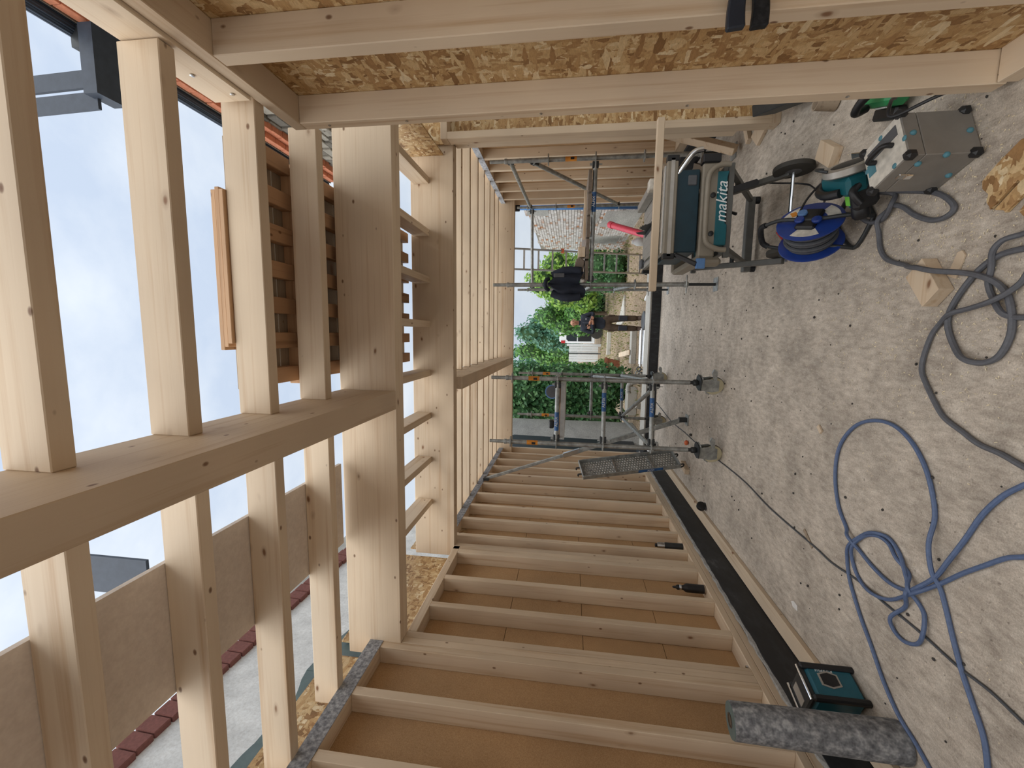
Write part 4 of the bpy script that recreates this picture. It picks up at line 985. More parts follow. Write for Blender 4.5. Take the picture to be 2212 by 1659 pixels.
# ================================================================== TOOLS ON THE FLOOR
fcs = thing('flight_case', 'dented aluminium flight case with black corners standing on the floor', 'case', (.79, 2.09, 0))
c0 = Vector((.735, 1.997, 0)); ex = Vector((.20, .083, 0)); ey = Vector((-.078, .212, 0)); Hc = .265
def cpt(u, v_, z): return c0 + ex * u + ey * v_ + Vector((0, 0, z))
bm_ = M().prism([(0, 0), (1, 0), (1, 1), (0, 1)], cpt(0, 0, .004), ex, ey, (0, 0, .20)).build('case_body', 'alu_case', fcs, .003)
M().prism([(0, 0), (1, 0), (1, 1), (0, 1)], cpt(0, 0, .206), ex, ey, (0, 0, Hc - .206)).build('lid', 'alu_case', fcs, .003)
M().prism([(.02, .02), (.98, .02), (.98, .98), (.02, .98)], cpt(0, 0, Hc + .0005), ex, ey, (0, 0, .002)).build('lid_panel', 'case_white', fcs)
for u in (0, 1):
    for v_ in (0, 1):
        for z in (.012, Hc - .006):
            M().obox(cpt(u * .96 + .02, v_ * .96 + .02, z + (.014 if z < .1 else 0)), ex, ey, (0, 0, 1), .020, .020, .022).build('corner_cap', 'black_plastic', fcs, .012)
hu = [cpt(.5, .28, Hc + .004), cpt(.5, .28, Hc + .03), cpt(.5, .36, Hc + .042), cpt(.5, .64, Hc + .042), cpt(.5, .72, Hc + .03), cpt(.5, .72, Hc + .004)]
M().tube(smoothpath(hu, 4), .011, 10).build('handle', 'black_plastic', fcs, smooth=True)
M().obox(cpt(.72, .5, Hc + .0035), ey, ex, (0, 0, 1), .085, .025, .0015).build('worn_label', 'grey_plastic', fcs)
M().obox(cpt(.45, .84, Hc + .0035), ey, ex, (0, 0, 1), .022, .03, .0012).build('blue_patch', 'blue_paint', fcs)
exn, eyn = ex.normalized(), ey.normalized()
lt_ = M().obox(cpt(-.008, .55, .205), eyn, exn, (0, 0, 1), .016, .004, .022).build('latch', 'steel_bright', fcs, .004)
M().obox(cpt(-.02, .55, .185), eyn, exn, (0, 0, 1), .014, .004, .016).build('latch_lever', 'chrome', lt_, .004)
for u, v_, z in ((.5, -.004, Hc - .03), (.5, -.004, .03), (-.006, .22, .2), (-.006, .55, .03), (-.004, .02, .13), (.4, .01, Hc + .003), (.06, .33, Hc + .003), (.9, .5, Hc + .003), (.5, .97, Hc + .003)):
    M().ball(cpt(u, v_, z), .012, .012, .004 if z > Hc else .012, 10, 6).build('paint_mark', 'blue_paint', fcs, smooth=True)

cs = thing('circular_saw', 'teal hand circular saw lying between cable reel and flight case', 'circular saw', (.80, 2.72, 0))
fw = Vector((-.16, -.46, 0)).normalized(); sd0 = Vector((.46, -.16, 0)).normalized(); up = Vector((0, 0, 1)); o0 = Vector((.865, 2.53, .075))
_t = math.radians(22); sdv = sd0 * math.cos(_t) + up * math.sin(_t); upc = up * math.cos(_t) - sd0 * math.sin(_t)
def sp(a, b, c_): return o0 + fw * a + sdv * b + upc * c_
M().obox(sp(.02, .02, .006), fw, sdv, upc, .17, .075, .005).build('base_shoe', 'steel_bright', cs, .003)
M().lathe([(.0, -.02), (.10, -.02), (.112, -.012), (.112, .018), (.10, .022), (.0, .022)], sp(.03, .06, .115), sdv, 26).build('blade_guard', 'aluminium', cs, smooth=True)
M().lathe([(.0, .024), (.07, .024), (.075, .022)], sp(.03, .06, .115), sdv, 20).build('guard_disc', 'dark_steel', cs, smooth=True)
M().tube(smoothpath([sp(-.05, .085, .19), sp(-.05, .10, .225), sp(.02, .10, .24), sp(.05, .085, .22)], 4), .008, 8).build('guard_lever', 'dark_steel', cs, smooth=True)
M().obox(sp(.0, -.015, .13), fw, sdv, upc, .13, .05, .05).build('gear_housing', 'teal', cs, .018)
M().obox(sp(-.13, -.005, .10), fw, sdv, upc, .05, .05, .045).build('rear_housing', 'teal', cs, .016)
M().tube(smoothpath([sp(-.20, -.03, .13), sp(-.13, -.04, .19), sp(-.02, -.045, .21), sp(.06, -.04, .18)], 5), .023, 12).build('main_grip', 'black_plastic', cs, smooth=True)
M().tube([sp(-.21, 0, .11), sp(-.19, 0, .12)], .026, 12).build('grip_end', 'grey_plastic', cs, smooth=True)
M().lathe([(.045, 0), (.048, .02), (.046, .09), (.038, .10)], sp(.06, -.04, .10), -sdv, 18).build('motor_housing', 'teal', cs, smooth=True)
M().lathe([(.038, .10), (.04, .105), (.04, .15), (.03, .165)], sp(.06, -.04, .10), -sdv, 18).build('motor_cap', 'black_plastic', cs, smooth=True)
M().obox(sp(.06, -.09, .147), fw, sdv, upc, .03, .03, .002).build('green_label', 'green_label', cs)
M().obox(sp(.105, -.09, .10), fw, sdv, upc, .03, .055, .06).build('front_cap', 'black_plastic', cs, .02)
M().tube(smoothpath([sp(.12, -.02, .13), sp(.15, -.04, .17), sp(.17, -.1, .15)], 4), .018, 10).build('front_grip', 'black_plastic', cs, smooth=True)

rl_ = thing('cable_reel', 'blue cable reel with grey cable wound between its discs on a tube frame', 'cable reel', (.64, 3.0, 0))
na = Vector((.66, -.62, .40)).normalized(); rc = Vector((.615, 2.79, .215))
fu = na.cross(Vector((0, 0, 1))).normalized(); fv = fu.cross(na)
fd_ = M().lathe([(.04, .068), (.155, .068), (.165, .072), (.165, .080), (.155, .084), (.04, .084)], rc, na, 32).build('front_disc', 'reel_blue', rl_, smooth=True)
M().lathe([(.04, -.084), (.155, -.084), (.165, -.080), (.165, -.072), (.155, -.068), (.04, -.068)], rc, na, 32).build('rear_disc', 'reel_blue', rl_, smooth=True)
M().lathe([(.06, -.07), (.06, .07)], rc, na, 20).build('drum', 'black_plastic', rl_, smooth=True)
for i in range(6):
    r = .112 + .012 * (i % 2)
    M().tube([rc + na * (-.055 + i * .022) + (fu * math.cos(t) + fv * math.sin(t)) * r for t in [2 * PI * k_ / 28 for k_ in range(28)]], .0125, 8, True).build('cable_winding', 'cord_dark', rl_, smooth=True)
for ang in (.5, 2.6, 4.7):
    for da in (-.36, .36): pass
    poly = [(math.cos(t) * r, math.sin(t) * r) for r, ts_ in ((.145, [ang - .5 + .125 * i for i in range(9)]), (.085, [ang + .5 - .25 * i for i in range(5)])) for t in ts_]
    M().prism(poly, rc + na * .0845, fu, fv, na * .001).build('disc_window', 'case_white', fd_)
M().obox(rc + na * .09, fu * .8 + fv * .6, fv * .8 - fu * .6, na, .085, .05, .014).build('socket_panel', 'black_plastic', fd_, .01)
for q in ((-.05, .02), (.05, -.02), (.0, .05)):
    M().lathe([(.022, 0), (.026, .012), (.022, .02), (.0, .021)], rc + na * .10 + fu * q[0] + fv * q[1], na, 16).build('socket_lid', 'socket_blue' if q[0] < 0 else 'reel_blue', fd_, smooth=True)
M().obox(rc + na * .086 + fu * -.10 + fv * .05, fu, fv, na, .02, .015, .002).build('warning_label', 'orange_label', fd_)
loop = [rc + na * .10 - fv * .19 + fu * .13, rc + na * .12 - fv * .195 - fu * .12, rc - na * .10 - fv * .195 - fu * .14, rc - na * .12 - fv * .195 + fu * .12]
loop = [Vector((p.x, p.y, .012)) for p in loop]
M().tube(smoothpath(loop + [loop[0]], 6), .011, 10).build('base_frame', 'dark_steel', rl_, smooth=True)
for p0 in (loop[0], loop[3]):
    sg = 1 if p0 is loop[0] else -1
    M().tube(smoothpath([p0, p0 + Vector((0, 0, .1)) - fu * .02, rc + na * .10 * sg + fu * .02, rc + na * .105 * sg + fv * .12 - fu * .06, rc + na * .08 * sg + fv * .20 - fu * .10], 4), .011, 10).build('side_frame', 'dark_steel', rl_, smooth=True)
M().tube(smoothpath([rc + na * .08 + fv * .20 - fu * .10, rc + na * .05 + fv * .225 - fu * .12, rc - na * .05 + fv * .225 - fu * .12, rc - na * .08 + fv * .20 - fu * .10], 4), .017, 10).build('carry_grip', 'rubber_black', rl_, smooth=True)
M().cyl(rc - na * .10 + fv * .10 + fu * -.13, rc - na * .03 + fv * .13 - fu * .15, .012, 10).build('red_crank', 'red_plastic', rl_, smooth=True)
M().cyl(rc - na * .12 + fv * .06 - fu * .13, rc - na * .09 + fv * .09 - fu * .15, .010, 10).build('red_knob', 'red_plastic', rl_, smooth=True)

# membrane roll
ro = thing('membrane_roll', 'tall grey fleece membrane roll standing upright at the bottom left', 'roll', (-1.84, 2.03, 0))
ra, rb_ = Vector((-1.875, 2.00, .002)), Vector((-1.91, 2.04, .745)); rd = (rb_ - ra).normalized()
ln_ = (rb_ - ra).length
M().lathe([(.03, .0), (.086, .0), (.088, .01), (.086, ln_ * .5), (.083, ln_ - .004), (.081, ln_)], ra, rd, 32).build('fleece', 'roll_fleece', ro, smooth=True)
M().lathe([(.081, ln_ - .001), (.080, ln_ + .003), (.032, ln_ + .003), (.030, ln_ - .06), (.02, ln_ - .06)], ra, rd, 32).build('roll_end', 'green_foil', ro, smooth=True)
M().lathe([(.033, ln_ + .002), (.033, ln_ + .006), (.027, ln_ + .006), (.027, ln_ - .1)], ra, rd, 24).build('cardboard_core', 'trunk', ro, smooth=True)
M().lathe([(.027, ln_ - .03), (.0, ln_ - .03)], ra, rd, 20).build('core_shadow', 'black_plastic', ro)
# radio
rdz = thing('site_radio', 'blue and black site radio standing on end behind the membrane roll', 'radio', (-1.95, 2.33, 0))
q0 = Vector((-1.945, 2.325, .0)); rx = Vector((.34, .94, 0)).normalized(); ry = Vector((-.94, .34, 0)).normalized()
def rpt(a, b, c_): return q0 + rx * a + ry * b + up * c_
M().obox(rpt(0, 0, .13), rx, ry, up, .085, .10, .125).build('radio_body', 'radio_blue', rdz, .018)
M().obox(rpt(0, 0, .262), rx, ry, up, .08, .09, .014).build('control_panel', 'dark_steel', rdz, .008)
for a in (-1, 1):
    for b in (-1, 1):
        M().obox(rpt(a * .083, b * .098, .135), rx, ry, up, .016, .016, .14).build('corner_bumper', 'black_plastic', rdz, .008)
for b in (-1, 1): M().cyl(rpt(-.09, b * .09, .284), rpt(.09, b * .09, .284), .006, 8).build('roll_bar', 'chrome', rdz, smooth=True)
M().box(-.001, .001, -.001, .001, 0, .001)
M().obox(rpt(0, .03, .277), rx, ry, up, .05, .03, .003).build('display', 'aluminium', rdz)
fx_ = -ry
sf_ = M().prism([(-.045, .0), (-.03, -.05), (.03, -.05), (.045, .0), (.03, .05), (-.03, .05)], rpt(.015, -.1005, .15), rx, up, -ry * .004).build('speaker_frame', 'aluminium', rdz)
M().prism([(-.036, .0), (-.024, -.04), (.024, -.04), (.036, .0), (.024, .04), (-.024, .04)], rpt(.015, -.1045, .15), rx, up, -ry * .002).build('speaker_grille', 'black_plastic', sf_)
text('brand_lettering', 'makita', .034, 'white_print', rdz, rpt(.066, -.1015, .16), (0, 0, -1), rx, .25, .0006)
M().obox(rpt(.088, .0, .17), rx, ry, up, .006, .05, .05).build('side_grip', 'black_plastic', rdz, .004)
M().obox(rpt(.06, .105, .23), rx, ry, up, .014, .012, .02).build('antenna_clip', 'radio_blue', rdz, .004)
# bottles on the sole plate
bt = thing('drinking_bottle', 'black drinking bottle with pointed cap between two studs of the left wall', 'bottle', (-2.2, 3.66, .363))
M().lathe([(.035, 0), (.037, .01), (.037, .15), (.034, .165), (.02, .185), (.02, .2)], (-2.2, 3.66, .364), n=20).build('flask', 'black_plastic', bt, smooth=True)
M().lathe([(.022, .198), (.024, .2), (.024, .215), (.022, .217)], (-2.2, 3.66, .364), n=16).build('ring', 'steel_bright', bt, smooth=True)
M().lathe([(.022, .217), (.021, .235), (.012, .245), (.008, .27), (.004, .275)], (-2.2, 3.66, .364), n=16).build('cap', 'black_plastic', bt, smooth=True)
M().lathe([(.0372, .0), (.0375, .004), (.0372, .012)], (-2.2, 3.66, .364), n=20).build('base_ring', 'grey_timber_x', bt, smooth=True)
tf = thing('thermos_flask', 'olive thermos flask with steel cup in the bay beyond the bottle', 'flask', (-2.2, 4.41, .363))
M().lathe([(.036, 0), (.036, .17), (.032, .185)], (-2.2, 4.41, .364), n=18).build('flask_body', 'dark_steel', tf, smooth=True)
M().lathe([(.032, .185), (.031, .25), (.026, .258)], (-2.2, 4.41, .364), n=18).build('cup', 'steel_bright', tf, smooth=True)
M().lathe([(.018, .256), (.018, .275), (.014, .28)], (-2.2, 4.41, .364), n=14).build('stopper', 'black_plastic', tf, smooth=True)
# floor batten
bt_ = M().box(-2.125, -2.003, -2.0, 7.2, .001, .038).build('floor_batten', 'pine_y', None, .003); tag(bt_, 'long pine board lying along the foot of the left wall', 'board')
tm = thing('tape_measure', 'black tape measure standing beside the pine floor board', 'tape measure', (-1.93, 4.9, 0))
M().lathe([(.0, -.024), (.042, -.024), (.05, -.018), (.05, .018), (.042, .024), (.0, .024)], (-1.935, 4.9, .052), (.75, -.66, 0), 20).build('tape_body', 'black_plastic', tm, smooth=True)
M().obox((-1.935, 4.9, .01), (.66, .75, 0), (.75, -.66, 0), up, .042, .02, .007).build('base', 'grey_plastic', tm, .003)
o = M().prism([(0, 0), (.035, .01), (.04, .055), (.02, .085), (-.005, .06)], (-1.86, 2.93, .001), (1, 0, 0), (0, 1, 0), (0, 0, .004)).build('paper_scrap', 'paper'); tag(o, 'torn white paper scrap on the floor near the pine board', 'paper scrap')
o = M().ball((-1.405, 5.74, .028), .035, .03, .027, 10, 6).build('orange_stopper', 'orange_bit', None, smooth=True); tag(o, 'small orange stopper on the floor by the tower wheel', 'stopper')
o = M().ball((-1.27, 5.62, .016), .02, .03, .016, 10, 6).build('black_lump', 'grit', None, smooth=True); tag(o, 'small black lump on the floor beside the orange stopper', 'lump')
wb = thing('white_canister', 'white canister with black strap at the left end of the threshold', 'canister', (-1.98, 7.6, 0))
M().box(-2.06, -1.88, 7.55, 7.72, .001, .17).build('canister_body', 'white_print', wb, .015)
M().box(-2.065, -1.875, 7.54, 7.725, .04, .075).build('strap', 'black_plastic', wb, .004)
o = M().prism([(0, 0), (.2, .03), (.27, .3), (.24, .42), (.06, .4), (-.02, .2)], (1.78, 3.36, .012), (.94, .1, .0), (-.05, .35, .93), (.06, .05, 0)).build('grey_slab_scrap', 'slab_concrete', None, .006)
tag(o, 'grey slab scrap leaning behind the dark bracket by the return wall', 'slab')
dk_ = thing('steel_shoe', 'dark steel channel lying at the foot of the near right stud', 'channel', (1.66, 3.45, 0))
M().prism([(0, 0), (.1, 0), (.12, .05), (.1, .15), (0, .15)], (1.60, 3.30, .0), (.96, .28, 0), (-.05, .1, 1), (.07, .34, .12)).build('channel', 'dark_steel', dk_, .005)
M().lathe([(.012, 0), (.012, .008), (.006, .01)], (1.66, 3.33, .075), (-.28, -.96, .1), 8).build('bolt', 'steel_bright', dk_, smooth=True)
pb_ = thing('pipe_bend', 'grey pipe offcut standing on the floor beyond the near right stud', 'pipe', (1.42, 3.1, 0))
M().lathe([(.045, 0), (.05, .005), (.05, .12), (.042, .12), (.04, .02)], (1.45, 3.05, 0.001), (.1, .05, 1), 18).build('pipe', 'grey_timber_x', pb_, smooth=True)
gt_ = thing('green_power_tool', 'green and black power tool behind the flight case by the stud', 'power tool', (1.18, 2.48, 0))
M().obox((1.19, 2.46, .085), (.35, .93, 0), (.93, -.35, 0), up, .10, .05, .055).build('tool_body', 'green_tool', gt_, .02)
M().lathe([(.035, 0), (.045, .02), (.045, .1), (.03, .12)], (1.20, 2.38, .09), (-.2, -.8, .2), 16).build('motor_end', 'black_plastic', gt_, smooth=True)
M().tube(smoothpath([(1.16, 2.52, .14), (1.13, 2.5, .20), (1.16, 2.42, .21), (1.2, 2.36, .15)], 5), .02, 10).build('grip', 'black_plastic', gt_, smooth=True)
M().obox((1.13, 2.52, .03), (.35, .93, 0), (.93, -.35, 0), up, .09, .03, .028).build('black_foot', 'black_plastic', gt_, .01)
M().obox((1.135, 2.47, .10), (.35, .93, 0), (.93, -.35, 0), up, .04, .003, .006).build('pale_stripe', 'white_print', gt_)
# clip hung on the stud
ck = thing('stud_clip', 'dark curved double clip hooked on the near right stud at the frame edge', 'clip', (.86, 1.3, 1.2))
for q, (za_, hh_, y0) in enumerate(((1.148, .046, 1.375), (1.098, .044, 1.395))):
    up_, lo_ = [], []
    for i in range(9):
        t = i / 8; x = 1.02 - (.155 if q == 0 else .143) * t; bow = math.sin(t * 2.2) * (.012 if q == 0 else -.012)
        up_.append((x, za_ + hh_ * (.42 + .14 * t) + bow)); lo_.append((x + .004 * t, za_ - hh_ * (.42 + .10 * t) + bow))
    M().prism(up_ + lo_[::-1], (0, y0, 0), (1, 0, 0), (0, 0, 1), (0, .022, 0)).build('jaw', 'navy_sheet' if q == 0 else 'rubber_black', ck, .004)
M().box(1.0, 1.02, 1.372, 1.428, 1.07, 1.19).build('clip_spine', 'dark_steel', ck)

# ================================================================== CABLES
def cable(name, label, parts, r, mat, cat='cable'):
    """parts: polylines of (x, y[, z]) on the floor, each its own run of the same cable"""
    t = thing(name, label, cat, (parts[0][0][0], parts[0][0][1], 0))
    for p in parts:
        pts_ = [(q[0], q[1], (q[2] if len(q) > 2 else 0) + r + .001) for q in p]
        M().tube(smoothpath(pts_, 5), r, 8).build('cable_run', mat, t, smooth=True)
    return t
def lift(p, hits, h):
    """raise the runs that cross on top of another run"""
    out = []
    for x, y in p:
        z = max([h * max(0, 1 - math.hypot(x - hx, y - hy) / .12) for hx, hy in hits] + [0]); out.append((x, y, z))
    return out
grey1 = [(.70, 2.80, .14), (.71, 2.77, .05), (.685, 2.72), (.623, 2.612), (.611, 2.517), (.631, 2.463, .012), (.665, 2.429, .02), (.713, 2.443), (.738, 2.480, .03), (.742, 2.51, .06)]
grey2 = [(.834, 2.635, .02), (.787, 2.576, .03), (.732, 2.442), (.673, 2.265), (.631, 2.170), (.575, 2.101), (.541, 2.089), (.521, 2.133), (.531, 2.205), (.577, 2.298), (.639, 2.383), (.660, 2.440, .004), (.647, 2.484), (.608, 2.517, .02), (.540, 2.526), (.465, 2.504), (.407, 2.456), (.375, 2.39), (.352, 2.31, .01), (.33, 2.23, .045), (.316, 2.16, .064), (.297, 2.098, .064), (.282, 2.04, .05), (.270, 1.99, .012), (.244, 1.906, .012),
         (.206, 1.847), (.151, 1.803), (.064, 1.778), (-.001, 1.781), (-.064, 1.812), (-.089, 1.873, .0), (-.076, 1.939, .012), (-.022, 2.003), (.048, 2.040), (.101, 2.045), (.157, 2.024), (.226, 1.978), (.283, 1.923), (.315, 1.863), (.323, 1.804), (.322, 1.767)]
grey4 = [(.379, 1.770), (.376, 1.797), (.365, 1.835, .02), (.331, 1.865, .022), (.273, 1.888), (.216, 1.891), (.161, 1.866), (.101, 1.811, .012), (.084, 1.779), (.080, 1.731)]
grey5 = [(.238, 1.750), (.202, 1.772), (.165, 1.800, .02), (.139, 1.852, .03), (.123, 1.933, .02), (.105, 2.016, .022), (.067, 2.084), (.019, 2.119), (-.063, 2.144), (-.132, 2.150), (-.182, 2.128), (-.274, 2.058), (-.331, 2.001), (-.371, 1.911), (-.403, 1.836), (-.417, 1.748), (-.437, 1.677), (-.447, 1.630)]
cable('grey_cable', 'thick dark grey cable looping from the cable reel over the pine block', [grey1, grey2], .0115, 'cord_grey')
cable('grey_cable', 'dark grey cable coil at the right edge below the pine block', [grey4, grey5], .0105, 'cord_grey')
blue1 = [(-.472, 1.618), (-.512, 1.666), (-.573, 1.724), (-.669, 1.784), (-.791, 1.835), (-.910, 1.879, .012), (-1.014, 1.930, .012), (-1.115, 2.009, .02), (-1.163, 2.073, .0), (-1.189, 2.172), (-1.177, 2.289), (-1.145, 2.399), (-1.10, 2.48, .02), (-1.071, 2.528), (-.983, 2.612), (-.850, 2.667), (-.700, 2.678), (-.579, 2.634), (-.474, 2.531), (-.424, 2.399), (-.423, 2.275), (-.469, 2.165), (-.545, 2.082), (-.640, 2.023), (-.763, 1.983), (-.881, 1.965, .024), (-.993, 1.937, .02), (-1.06, 1.905), (-1.223, 1.822), (-1.322, 1.767), (-1.417, 1.702), (-1.493, 1.653), (-1.582, 1.625), (-1.646, 1.610)]
blue2 = [(-.725, 1.581), (-.755, 1.630), (-.786, 1.678), (-.852, 1.746), (-.937, 1.831), (-1.043, 1.926), (-1.153, 2.026, .022), (-1.271, 2.168), (-1.303, 2.268, .012), (-1.299, 2.374), (-1.241, 2.441), (-1.148, 2.450, .012), (-1.058, 2.392), (-1.008, 2.306), (-1.005, 2.219), (-1.043, 2.142, .012), (-1.082, 2.077), (-1.128, 2.036, .03), (-1.18, 2.008), (-1.215, 1.969), (-1.293, 1.949, .012), (-1.365, 1.986), (-1.405, 2.057), (-1.394, 2.123), (-1.338, 2.132, .012), (-1.244, 2.073), (-1.163, 2.035, .035), (-1.125, 2.048, .02), (-1.074, 2.087, .012), (-1.017, 2.146), (-.978, 2.224), (-.998, 2.317, .012), (-1.065, 2.413), (-1.154, 2.478, .012), (-1.245, 2.493), (-1.335, 2.460), (-1.395, 2.418), (-1.486, 2.341), (-1.577, 2.247), (-1.683, 2.146), (-1.765, 2.034), (-1.80, 1.93), (-1.84, 1.84), (-1.87, 1.78)]
cable('blue_cable', 'blue cable lying in a large loop on the floor', [blue1], .0095, 'cord_blue')
cable('blue_cable', 'blue cable knotted in small loops across the larger blue loop', [blue2], .009, 'cord_blue')
thin = [(-1.205, 7.90), (-1.254, 7.368), (-1.315, 6.640), (-1.310, 5.939), (-1.320, 5.324), (-1.302, 4.650), (-1.292, 4.241), (-1.296, 3.848), (-1.332, 3.403), (-1.331, 2.817), (-1.337, 2.626), (-1.311, 2.395), (-1.311, 2.195), (-1.306, 2.055), (-1.306, 1.947), (-1.313, 1.794), (-1.303, 1.661), (-1.314, 1.548), (-1.316, 1.506)]
cable('thin_cable', 'thin dark cable running straight along the floor from the threshold', [thin], .0055, 'cord_dark')
cable('saw_cable', 'black cable from the table saw to the hand saw', [[(1.15, 3.9, .5), (1.2, 3.86, .36), (1.166, 3.62, .25), (1.1, 3.42, .13), (1.048, 3.30, .0), (.957, 3.15, .0), (.93, 3.0, .0), (.92, 2.86, .02), (.91, 2.74, .12)]], .006, 'black_plastic')
cable('tool_cable', 'black cable from the green power tool passing over the flight case', [[(1.17, 2.40, .10), (1.10, 2.30, .14), (1.0, 2.12, .27), (.92, 2.08, .285), (.95, 1.98, .18), (.97, 1.90, .04), (.93, 1.80, .0), (.88, 1.70, .0)]], .007, 'black_plastic')
cable('tool_cable', 'black lead from the hand saw grip to the blue reel', [[(.91, 2.73, .15), (.89, 2.80, .17), (.80, 2.80, .24), (.70, 2.78, .29)]], .006, 'black_plastic')

# ================================================================== SMALL LITTER
random.seed(21)
mm = M()
for _ in range(2600):
    if random.random() < .75:
        x, y = random.gauss(.45, .42), random.gauss(2.15, .45)
    else: x, y = random.uniform(-1.7, 1.6), random.uniform(1.4, 5)
    if not (-1.9 < x < 2.2 and .9 < y < 7) or (x > .88 and y < 2): continue
    a = random.random() * PI; l_ = random.uniform(.0012, .007); w = random.uniform(.0006, .0022); dx, dy = math.cos(a), math.sin(a)
    mm.add([(x - dx * l_ - dy * w, y - dy * l_ + dx * w, .0012), (x + dx * l_ - dy * w, y + dy * l_ + dx * w, .0022), (x + dx * l_ + dy * w, y + dy * l_ - dx * w, .0012), (x - dx * l_ + dy * w, y - dy * l_ - dx * w, .003)], [(0, 1, 2, 3)])
o = mm.build('wood_shavings', 'shaving'); tag(o, 'pale wood shavings scattered over the concrete floor', 'shavings', kind='stuff')
mm = M()
for _ in range(220):
    x, y = random.uniform(-1.8, 1.7), random.uniform(1.5, 6.8); r = random.uniform(.003, .010)
    mm.ball((x, y, r * .5), r, r * random.uniform(.6, 1.3), r * .6, 6, 4)
o = mm.build('floor_grit', 'grit'); tag(o, 'dark grit and crumbs scattered over the concrete floor', 'grit', kind='stuff')
# ================================================================== PERSON
PX, PY, PZ = .29, 10.8, G0
man = thing('person', 'bald man with folded arms in dark jacket and brown work trousers outside', 'person', (PX, PY, PZ))
def skin(name, mat, chains, par, sub=2, root=0):
    """chains: lists of (x, y, z, r); a point repeated in two chains is shared"""
    vs, idx, ed, rad = [], {}, [], []
    def vid(p):
        k_ = tuple(round(c, 4) for c in p[:3])
        if k_ not in idx: idx[k_] = len(vs); vs.append(k_); rad.append(p[3:] if len(p) > 4 else (p[3], p[3]))
        return idx[k_]
    for ch in chains:
        for a, b in zip(ch[:-1], ch[1:]): ed.append((vid(a), vid(b)))
    me = bpy.data.meshes.new(name); me.from_pydata([(PX + x, PY + y, PZ + z) for x, y, z in vs], ed, [])
    ob_ = bpy.data.objects.new(name, me); COL.objects.link(ob_)
    md = ob_.modifiers.new('skin', 'SKIN'); md.use_smooth_shade = True
    for i, v_ in enumerate(me.skin_vertices[0].data): v_.radius = rad[i]; v_.use_root = (i == root)
    ss = ob_.modifiers.new('sub', 'SUBSURF'); ss.levels = sub; ss.render_levels = sub
    dg = bpy.context.evaluated_depsgraph_get(); m2 = bpy.data.meshes.new_from_object(ob_.evaluated_get(dg))
    bpy.data.objects.remove(ob_); bpy.data.meshes.remove(me); m2.name = name; m2.materials.clear()
    return link(name, m2, mat, par, smooth=True)
pel = (0, 0, .95, .098, .082); sp1 = (0, .0, 1.12, .115, .09); ch = (0, -.005, 1.34, .15, .11); nk = (0, .0, 1.50, .055); nk2 = (0, -.012, 1.56, .052)
hd1 = (0, -.03, 1.605, .066, .074); hd2 = (0, -.022, 1.68, .078, .092); hd3 = (0, -.01, 1.745, .062, .075)
arms = {}
for s in (-1, 1):
    sh = (.165 * s, .0, 1.43, .062); el = (.245 * s, -.03, 1.17, .045)
    wr = (-.02, -.205, 1.275, .030) if s == 1 else (.03, -.175, 1.20, .030)
    arms[s] = (sh, el, wr)
chains = [[pel, sp1, ch, nk, nk2, hd1, hd2, hd3]]
for s in (-1, 1):
    sh, el, wr = arms[s]; chains.append([ch, sh, el, wr])
    hp_, kn, an, to = (.09 * s, 0, .86, .07), (.115 * s, -.02, .50, .055), (.125 * s, .015, .09, .034), (.133 * s, -.10, .045, .024)
    chains.append([pel, hp_, kn, an, to])
# hands: palm, four fingers and a thumb, closed on the opposite arm and on the phone
for s in (-1, 1):
    wr = arms[s][2]; d = -1 if s == 1 else 1
    w = Vector(wr[:3]); k1 = w + Vector((d * .055, -.012, .018 if s == 1 else .012)); pm = (k1.x, k1.y, k1.z, .028, .016)
    chains.append([wr, pm])
skin('body', 'skin', chains, man, 2)
for s in (-1, 1):
    wr = arms[s][2]; d = -1 if s == 1 else 1
    w = Vector(wr[:3]); k1 = w + Vector((d * .055, -.012, .018 if s == 1 else .012))
    for i, ln in enumerate((.066, .075, .070, .055)):
        z = .027 - .018 * i; b0 = k1 + Vector((d * .005, 0, z * .7)); b1 = b0 + Vector((d * ln * .5, -.012, z * .25)); b2 = b1 + Vector((d * ln * .35, .012, z * .1)); b3 = b2 + Vector((d * ln * .15, .022, 0))
        skin('finger', 'skin', [[(*b0, .011), (*b1, .0095), (*b2, .0085), (*b3, .007)]], man, 1)
    t0 = w + Vector((d * .02, -.015, .022)); t1 = t0 + Vector((d * .025, -.02, .03)); t2 = t1 + Vector((d * .03, -.002, .018))
    skin('thumb', 'skin', [[(*t0, .013), (*t1, .011), (*t2, .008)]], man, 1)
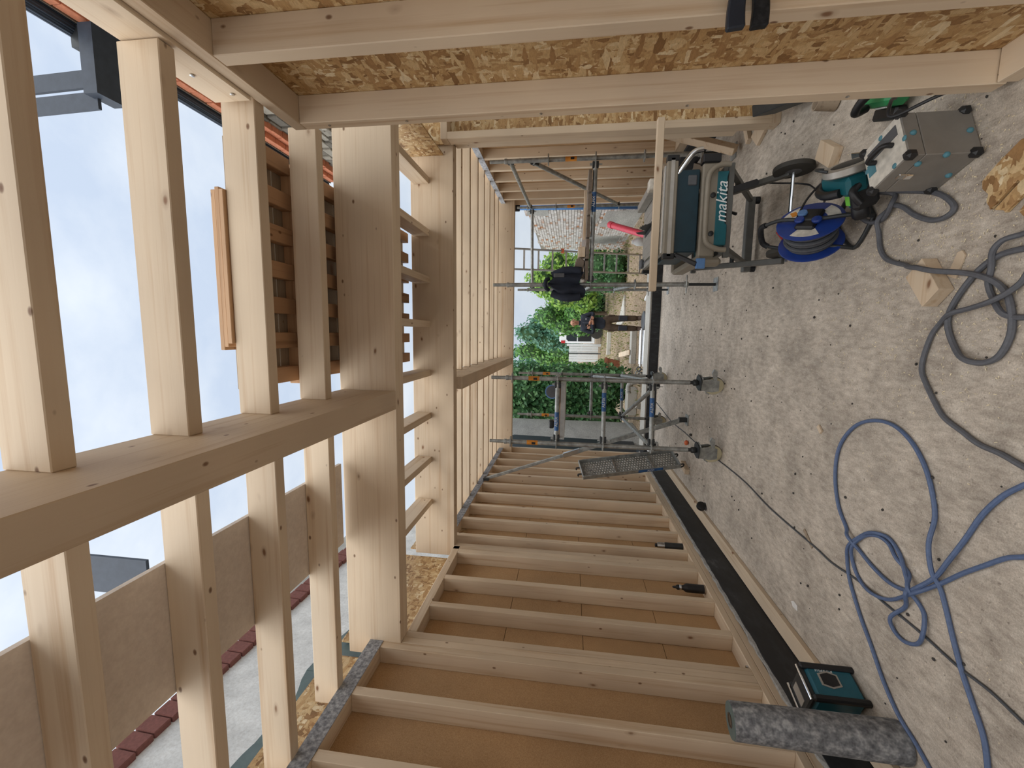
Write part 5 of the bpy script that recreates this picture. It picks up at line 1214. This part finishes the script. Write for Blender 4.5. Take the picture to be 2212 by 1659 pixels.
# clothes
jc = [[(0, 0, .86, .172, .138), (0, 0, .93, .17, .135), (0, 0, 1.02, .155, .125), (0, 0, 1.14, .155, .128), (0, -.005, 1.34, .165, .125), (0, .0, 1.49, .075, .07)]]
for s in (-1, 1):
    sh, el, wr = arms[s]; wv = Vector(el[:3]).lerp(Vector(wr[:3]), .84)
    jc.append([jc[0][4], (sh[0], sh[1], sh[2], .078), (el[0], el[1], el[2], .060), (wv.x, wv.y, wv.z, .043)])
skin('work_jacket', 'shirt_dark', jc, man, 2)
M().lathe([(.062, 0), (.068, .01), (.064, .045), (.057, .05)], (PX, PY - .004, PZ + 1.49), (0, -.12, 1), 16).build('collar', 'shirt_dark', man, smooth=True)
M().box(PX - .002, PX + .002, PY - .155, PY - .14, PZ + 1.30, PZ + 1.45).build('zip', 'steel_bright', man)
M().box(PX + .07, PX + .11, PY - .152, PY - .146, PZ + 1.36, PZ + 1.375).build('chest_badge', 'white_print', man)
tr = [[(0, 0, 1.08, .14, .112), (0, 0, .98, .152, .122), (0, 0, .90, .152, .122)]]
for s in (-1, 1):
    tr.append([tr[0][2], (.098 * s, 0, .82, .105, .105), (.117 * s, -.02, .50, .082), (.126 * s, .012, .10, .072)])
skin('work_trousers', 'trousers', tr, man, 2)
for s in (-1, 1):
    M().obox((PX + .118 * s, PY - .098, PZ + .47), (1, 0, 0), (0, 1, .12), (0, -.12, 1), .06, .012, .11).build('knee_pad', 'knee_pad', man, .012)
    M().obox((PX + .19 * s, PY - .02, PZ + .74), (1, 0, 0), (0, 1, 0), (0, 0, 1), .018, .06, .08).build('thigh_pocket', 'trousers', man, .012)
    skin('boot', 'boot', [[(.126 * s, .012, .17, .068), (.127 * s, .02, .06, .062), (.134 * s, -.09, .05, .056, .05), (.138 * s, -.17, .042, .044)]], man, 2)
# face
hx, hy, hz = PX, PY - .022, PZ + 1.66
for s in (-1, 1):
    M().ball((hx + .031 * s, hy - .083, hz + .012), .010, .007, .0065, 10, 6).build('eye', 'grit', man, smooth=True)
    M().box(hx + .031 * s - .017, hx + .031 * s + .017, hy - .094, hy - .084, hz + .026, hz + .031).build('eyebrow', 'trunk', man, .002)
    M().ball((hx + .082 * s, hy + .01, hz), .012, .022, .032, 10, 6).build('ear', 'skin', man, smooth=True)
M().prism([(-.006, .022), (.006, .022), (.016, -.022), (-.016, -.022)], (hx, hy - .086, hz - .008), (1, 0, 0), (0, -.18, 1), (0, -.018, 0)).build('nose', 'skin', man, .005)
M().box(hx - .022, hx + .022, hy - .088, hy - .080, hz - .052, hz - .046).build('mouth', 'terracotta', man, .002)
ph = M().obox((PX + -.06, PY - .235, PZ + 1.335), (1, .1, .3), (0, 1, .2), (-.3, -.2, 1), .028, .005, .055).build('phone', 'black_plastic', None, .003)
tag(ph, 'dark phone held in the upper hand of the man outside', 'phone')
